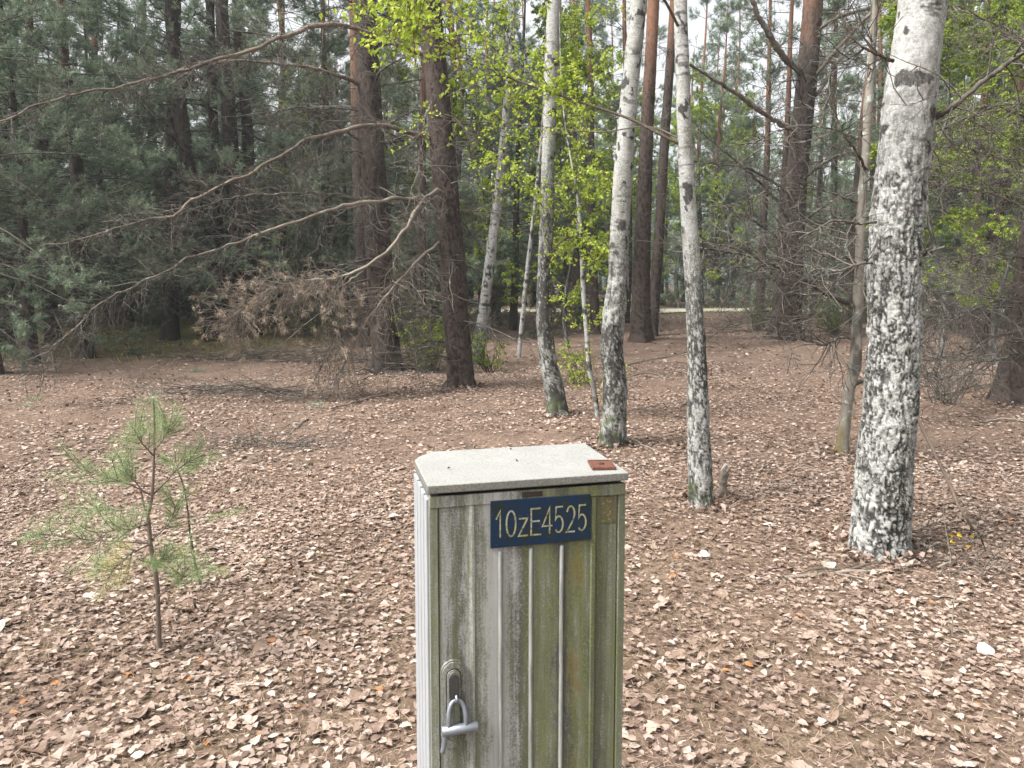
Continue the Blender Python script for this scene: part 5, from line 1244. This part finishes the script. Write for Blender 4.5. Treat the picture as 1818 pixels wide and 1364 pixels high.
    # pine cones
    def cone():
        rg2 = rng_(5); V, F = tubes(np.stack([np.linspace(-.5, .5, 10), np.zeros(10), np.zeros(10)], 1), 0.34*np.sin(np.linspace(0.12, np.pi*0.97, 10))*(1+0.28*(np.arange(10) % 2)), 9)
        V[:, 1:] *= (1+0.18*np.sin(np.arange(len(V))*2.1))[:, None]
        return MB().add(V, F, rg2.uniform(0, 1, len(V))).mesh('pine_cone', M['cone'], smooth=False)
    M['cone'] = twig_mat('cone_scales', (0.045, 0.028, 0.02), (0.15, 0.095, 0.065)); cm = cone()
    x, y = frustum(230, 2.6, 12.5, rg); k = 0
    for q in range(230):
        if y[q] < 5.5 and rg.uniform() < 0.75: continue
        s = rg.uniform(0.035, 0.06)
        solo('pine_cone', cm, 'small dark pine cone lying on the needle litter', 'pine cone', (x[q], y[q], float(ht(x[q], y[q]))+s*0.25), (rg.uniform(0, 6.28), rg.normal(0, .2), rg.uniform(0, 6.28)), 'pine cones scattered on the litter')
        bpy.context.scene.collection.objects[-1].scale = (s, s, s)
litter()

# ------------------------------------------------------------------ sticks, brush, stump
def gp(px, py, lift=0.0):
    p = gpt(px, py); p[2] += lift; return p
def stick(pts, r0, r1, label, seed, mat='litter_twig', tw=3, world=None, group=None, tint=0.6, name='fallen_stick', cat='stick'):
    rg = rng_(seed); W = np.array([gp(*p) for p in pts]) if world is None else np.array(world)
    n = 24; Q = resample(W, n); Q += 0.01*np.stack([fbm(np.arange(n)*.35, seed, 0, seed+k, 2) for k in range(3)], 1)
    b = Q[0].copy(); V, F = tubes(Q, np.linspace(r0, r1, n)*(1+.12*vnoise(np.arange(n)*.9, seed, 0)), 7)
    if tw == 0: return solo(name, MB().add(V, F, tint).mesh(name, M[mat], b), label, cat, b, group=group)
    o = thing(name, label, cat, b, 0, group); part('shaft', MB().add(V, F, tint).mesh('shaft', M[mat], b), o)
    p, t, tt, _ = along(Q[None], tw, rg, 0.3, 1.0); Q2 = grow(p, nrm(t*.8+perp(t, rg)*[.7, .7, .3]+[0, 0, .1]), rg.uniform(.08, .3, tw), 5, .05, .12, rg)
    V, F = tubes(Q2, np.linspace(r1*.8, r1*.3, 5)[None]*np.ones((tw, 1)), 4); part('side_twigs', MB().add(V, F, tint).mesh('side_twigs', M[mat], b), o, 'stuff'); return o
stick([(1392, 1034, .012), (1450, 1024, .012), (1540, 1018, .014), (1600, 1012, .012), (1650, 1003, .012)], .011, .006, 'lichen grey branch lying flat before the thick old birch', 801, tint=.9)
stick([(1430, 1022, .02), (1500, 1016, .02), (1570, 1008, .02), (1632, 1000, .02)], .007, .004, 'dark straight stick lying across the litter before the thick old birch', 802, tint=.15)
stick([(1455, 992, .01), (1520, 988, .012), (1580, 984, .012)], .005, .003, 'thin twig touching the foot of the thick old birch', 803, tint=.5, tw=0)
stick([(1660, 1010, .012), (1710, 1003, .012), (1818, 1004, .012)], .007, .005, 'long pale stick lying on the leaves to the far side of the thick old birch', 804, tint=.8, tw=0)
stick([(1630, 935, .012), (1650, 932, .014), (1680, 926, .012)], .013, .010, 'short pale bark covered stick near the thick old birch', 805, tint=1.0, tw=0)
p0 = at(1626, 735, bd-0.1); p1 = gp(1752, 984)
stick(None, .011, .004, 'bent reddish stick leaning against the thick old birch', 806, 'pine_limb', 3, [p0, at(1650, 790, bd-.15), at(1685, 860, bd-.2), at(1720, 920, bd-.3), p1], tint=.4)
stick([(1640, 712, .05), (1690, 704, .06), (1740, 690, .05), (1800, 686, .06)], .022, .012, 'forked fallen bough lying beside the fluted pine', 807, tint=.5, tw=6)
stick([(1662, 712, .03), (1700, 690, .14), (1722, 680, .2), (1732, 692, .1)], .02, .012, 'crooked dark fallen bough resting by the fluted pine', 808, tint=.15, tw=5)
stick([(1740, 752, .015), (1780, 748, .02), (1830, 752, .015)], .012, .008, 'pale crooked stick on the litter before the fluted pine', 809, tint=.7, tw=2)
stick([(1110, 652, .02), (1150, 642, .02), (1210, 630, .02)], .014, .008, 'fallen pole lying behind the two middle birches', 810, tint=.4, tw=2)
stick([(1108, 672, .015), (1150, 664, .02), (1190, 676, .015)], .012, .008, 'curved fallen stick between the two middle birches', 811, tint=.5, tw=2)
stick([(1203, 726, .012), (1225, 712, .03)], .010, .010, 'short thick broken stick propped by the slim straight birch', 812, tint=.6, tw=0)
for q, (a, c) in enumerate([((1060, 800), (1140, 758)), ((1070, 770), (1165, 806)), ((1085, 780), (1135, 792)), ((1065, 765), (1095, 803)), ((1100, 795), (1150, 775))]):
    stick([(a[0], a[1], .02), ((a[0]+c[0])/2, (a[1]+c[1])/2, .06), (c[0], c[1], .015)], .006, .004, 'dry twig crossing others at the foot of the dark mossy birch', 820+q, tint=.8, tw=0, group='crossed twigs at the mossy birch')
stick([(545, 745, .02), (520, 770, .02), (505, 785, .02)], .010, .006, 'slanting dead stick end reaching the litter below the drooping boughs', 830, tint=.7, tw=2)
stick([(690, 700, .02), (640, 715, .02), (590, 728, .02)], .016, .01, 'dead limb on the litter under the hanging brown needles', 831, tint=.6, tw=5)
stick([(1690, 1140, .01), (1682, 1080, .25), (1668, 1020, .42)], .003, .0015, 'dry dark weed stalk standing in the leaves before the thick old birch', 832, tint=.2, tw=3, name='weed_stalk', cat='stalk')
def brush(px0, px1, py, n, label, seed, up=0.16, L=(0.4, 1.3), r=.006):
    rg = rng_(seed); b = gpt((px0+px1)/2, py); w = (px1-px0)*b[1]/FPX
    P0 = b+np.stack([rg.uniform(-.5, .5, n)*w, rg.normal(0, .22, n), rg.uniform(0.01, up, n)], 1)
    P0[:, 2] = ht(P0[:, 0], P0[:, 1])+rg.uniform(0.01, up, n)*np.clip(1-np.abs(P0[:, 0]-b[0])/(w*.55), .1, 1)
    a = np.where(rg.uniform(0, 1, n) < .5, 0, np.pi)+rg.normal(0, .5, n); D = np.stack([np.cos(a), np.sin(a)*.6, rg.normal(0, .12, n)], 1)
    Q = grow(P0, D, rg.uniform(L[0], L[1], n), 8, .05, .1, rg, .02); Q[..., 2] = np.maximum(Q[..., 2], ht(Q[..., 0], Q[..., 1])+.008)
    mb = MB(); V, F = tubes(Q, np.linspace(r, r*.35, 8)[None]*rg.uniform(.4, 1.6, (n, 1)), 5); mb.add(V, F, np.repeat(rg.uniform(0, .8, n), 40))
    p, t, tt, _ = along(Q, n*4, rg, .1, 1); Q2 = grow(p, nrm(t*.6+perp(t, rg)*.7+[0, 0, .1]), rg.uniform(.08, .35, n*4), 5, .05, .16, rg); V, F = tubes(Q2, np.linspace(.003, .0014, 5)[None]*np.ones((n*4, 1)), 3); mb.add(V, F, np.repeat(rg.uniform(0, .9, n*4), 15))
    o = thing('brush_pile', label, 'brush pile', b); part('sticks', mb.mesh('sticks', M['dead_twig'], b), o, 'stuff')
brush(270, 540, 698, 75, 'heap of dark dead branches lying behind the small pine sapling', 841)
brush(375, 530, 795, 45, 'low pile of grey twigs between the sapling and the branch heap', 842, .08, (.25, .8), .004)
brush(330, 720, 640, 110, 'wide mat of dead brushwood under the drooping pine boughs', 843, .35, (.5, 1.6))
brush(1300, 1540, 590, 90, 'tangle of dead sticks round the foot of the big limbed pine', 844, .6, (.6, 2.0), .008)
brush(1640, 1800, 640, 60, 'tangle of pale dead twigs behind the forked fallen bough', 845, .5, (.4, 1.3))
brush(640, 790, 660, 60, 'dry twigs piled at the foot of the reddish brown pine', 846, .3, (.3, 1.0))
brush(1580, 1700, 985, 26, 'sprinkle of fine dry twigs at the foot of the thick old birch', 847, .06, (.1, .35), .0025)
rg_s = rng_(860); xs, ys = frustum(70, 3.0, 13, rg_s)
for q in range(70):
    a = rg_s.uniform(0, 6.28); L = rg_s.uniform(.12, .5); d_ = np.array([math.cos(a), math.sin(a)])*L
    W = [np.array([xs[q]+d_[0]*f, ys[q]+d_[1]*f, float(ht(xs[q]+d_[0]*f, ys[q]+d_[1]*f))+.012]) for f in (0, .5, 1)]
    stick(None, .004, .0025, 'little dry stick lying loose on the litter', 861+q, 'litter_twig', 0, W, 'loose little sticks', rg_s.uniform(.1, 1))
# the rotten stump beside the slim birch
sb = gpt(1284, 884); sd = sb[1]
st = thing('tree_stump', 'slim broken rotten stump with a pale torn top beside the slim birch', 'stump', sb)
pts = [(1284, 892, 26), (1283, 872, 15), (1284, 850, 12), (1288, 838, 11), (1292, 828, 4)]
P = np.array([at(a, c, sd) for a, c, w in pts]); rd_ = np.array([w/2*sd/FPX for *_, w in pts])
V, F = tubes(resample(np.column_stack([P, rd_]), 30)[:, :3], resample(np.column_stack([P, rd_]), 30)[:, 3]*(1+.25*fbm(np.arange(30)*.5, 0, 0, 4, 2)), 16)
V += 0.006*np.stack([fbm(V[:, 0]*60, V[:, 1]*60, V[:, 2]*25, 50+k, 3) for k in range(3)], 1)
part('stem', MB().add(V, F, .45).mesh('stem', M['litter_twig'], sb), st)
P = np.array([at(1287, 842, sd-.01), at(1292, 832, sd-.015), at(1290, 825, sd-.015), at(1280, 835, sd-.02)])
M['pale_wood'] = plain('torn_pale_wood', (0.48, 0.44, 0.40), .8, 0, .3, 90, .5)
V, F = tubes(resample(P, 14), np.array([.009]*8+list(np.linspace(.012, .004, 6)))*1.0, 10); part('torn_top', MB().add(V, F).mesh('torn_top', M['pale_wood'], sb), st)
def tuft(px, py, n, h, label, seed, mat='litter_needle', spread=.12, lean=.6, width=.003, tint=(.3, 1), name='grass_tuft', cat='grass tuft'):
    rg = rng_(seed); b = gpt(px, py); a = rg.uniform(0, 6.28, n); B = b+np.stack([rg.normal(0, spread*.5, n), rg.normal(0, spread*.5, n), np.zeros(n)], 1); B[:, 2] = ht(B[:, 0], B[:, 1])-.003
    Q = grow(B, np.stack([np.cos(a)*lean, np.sin(a)*lean, np.ones(n)], 1), h*rg.uniform(.5, 1.2, n), 5, .2, .08, rg)
    V, F = tubes(Q, np.linspace(width, width*.2, 5)[None]*np.ones((n, 1)), 3)
    o = thing(name, label, cat, b); part('blades', MB().add(V, F, np.repeat(rg.uniform(*tint, n), 15)).mesh('blades', M[mat], b), o, 'stuff')
tuft(1270, 898, 60, .16, 'dry straw coloured grass between the slim birch and the rotten stump', 881, lean=.9)
tuft(1296, 890, 40, .12, 'dead brown grass round the rotten stump', 882, lean=1.2, tint=(0, .6))
tuft(62, 712, 60, .07, 'small green moss cushion on the bare litter', 883, 'needle_young', .1, .8, tint=(.1, .7))
tuft(45, 722, 50, .06, 'tiny green moss tuft close to a larger cushion', 884, 'needle_young', .08, .8, tint=(.1, .7))
tuft(350, 660, 70, .10, 'grey green tuft in front of the dead brushwood', 885, 'needle', .14, .8)
tuft(560, 722, 70, .10, 'dark green needle sprig on the litter below the brown needles', 886, 'needle', .12, .9)
# autumn-yellow sprouts by the thick birch
rg_y = rng_(890); yb = gpt(1645, 985); yo = thing('bramble_sprout', 'thin sprout with a few yellow leaves at the foot of the thick old birch', 'sprout', yb)
n = 9; a = rg_y.uniform(-.6, 1.2, n); Q = grow(yb+rg_y.normal(0, .03, (n, 3))*[1, 1, 0], np.stack([np.cos(a), np.sin(a)*.5, rg_y.uniform(.2, .8, n)], 1), rg_y.uniform(.12, .34, n), 7, .08, .1, rg_y)
V, F = tubes(Q, np.linspace(.002, .001, 7)[None]*np.ones((n, 1)), 4); part('stems', MB().add(V, F, .3).mesh('stems', M['dead_twig'], yb), yo, 'stuff')
M['yellow'] = leaf_mat('yellow_leaves', [(0, (.35, .22, .02)), (1, (.62, .44, .04))], .4)
for q in range(9):
    V, F = leaf_quads(Q[q:q+1, -1], nrm(rg_y.normal(0, 1, (1, 3))*[1, 1, .3]), .04, .028, rg_y); part('leaf', MB().add(V, F, rg_y.uniform(0, 1)).mesh('leaf', M['yellow'], yb, False), yo)
# grass and moss on the far ground to the left and along the track
rg_g = rng_(895); n = 26000; x = np.concatenate([rg_g.uniform(-24, -3.5, 12000), rg_g.uniform(-30, 30, 14000)]); y = np.concatenate([rg_g.uniform(14, 29, 12000), rg_g.uniform(0, 1, 14000)])
y[12000:] = road_y(x[12000:])+np.where(rg_g.uniform(0, 1, 14000) < .5, rg_g.normal(-.8, .7, 14000), rg_g.normal(4.4, .8, 14000))
k = fbm(x*.35, y*.35, 0, 33, 3) > np.where(np.arange(n) < 12000, 0.05, -.25); x, y = x[k], y[k]; n = len(x)
V, F = needle_tris(np.stack([x, y, ht(x, y)-.01], 1), nrm(np.stack([rg_g.normal(0, .5, n), rg_g.normal(0, .5, n), np.ones(n)], 1)), rg_g.uniform(.08, .28, n), .014, rg_g)
M['grass'] = leaf_mat('pale_grass', [(0, (.13, .14, .03)), (.6, (.25, .25, .08)), (1, (.42, .38, .2))], .2)
o = part('grass', MB().add(V, F, np.repeat(rg_g.uniform(0, 1, n), 3)).mesh('grass', M['grass'], smooth=False), kind='stuff'); o['label'] = 'sparse yellow green grass under the far pines and along the track'; o['category'] = 'grass'

# ------------------------------------------------------------------ the damp air of the wood
hz = bpy.data.materials.new('haze_air'); hz.use_nodes = True; hn = hz.node_tree.nodes; hn.clear()
ho = hn.new('ShaderNodeOutputMaterial'); hv = hn.new('ShaderNodeVolumePrincipled')
hv.inputs['Color'].default_value = (0.80, 0.88, 0.90, 1); hv.inputs['Density'].default_value = 0.0013; hv.inputs['Anisotropy'].default_value = 0.2
hz.node_tree.links.new(hv.outputs[0], ho.inputs['Volume'])
part('haze', bm_mesh(bevbox(-410, 410, -70, 610, -2.0, 22.0, 0), 'haze', hz), kind='stuff')
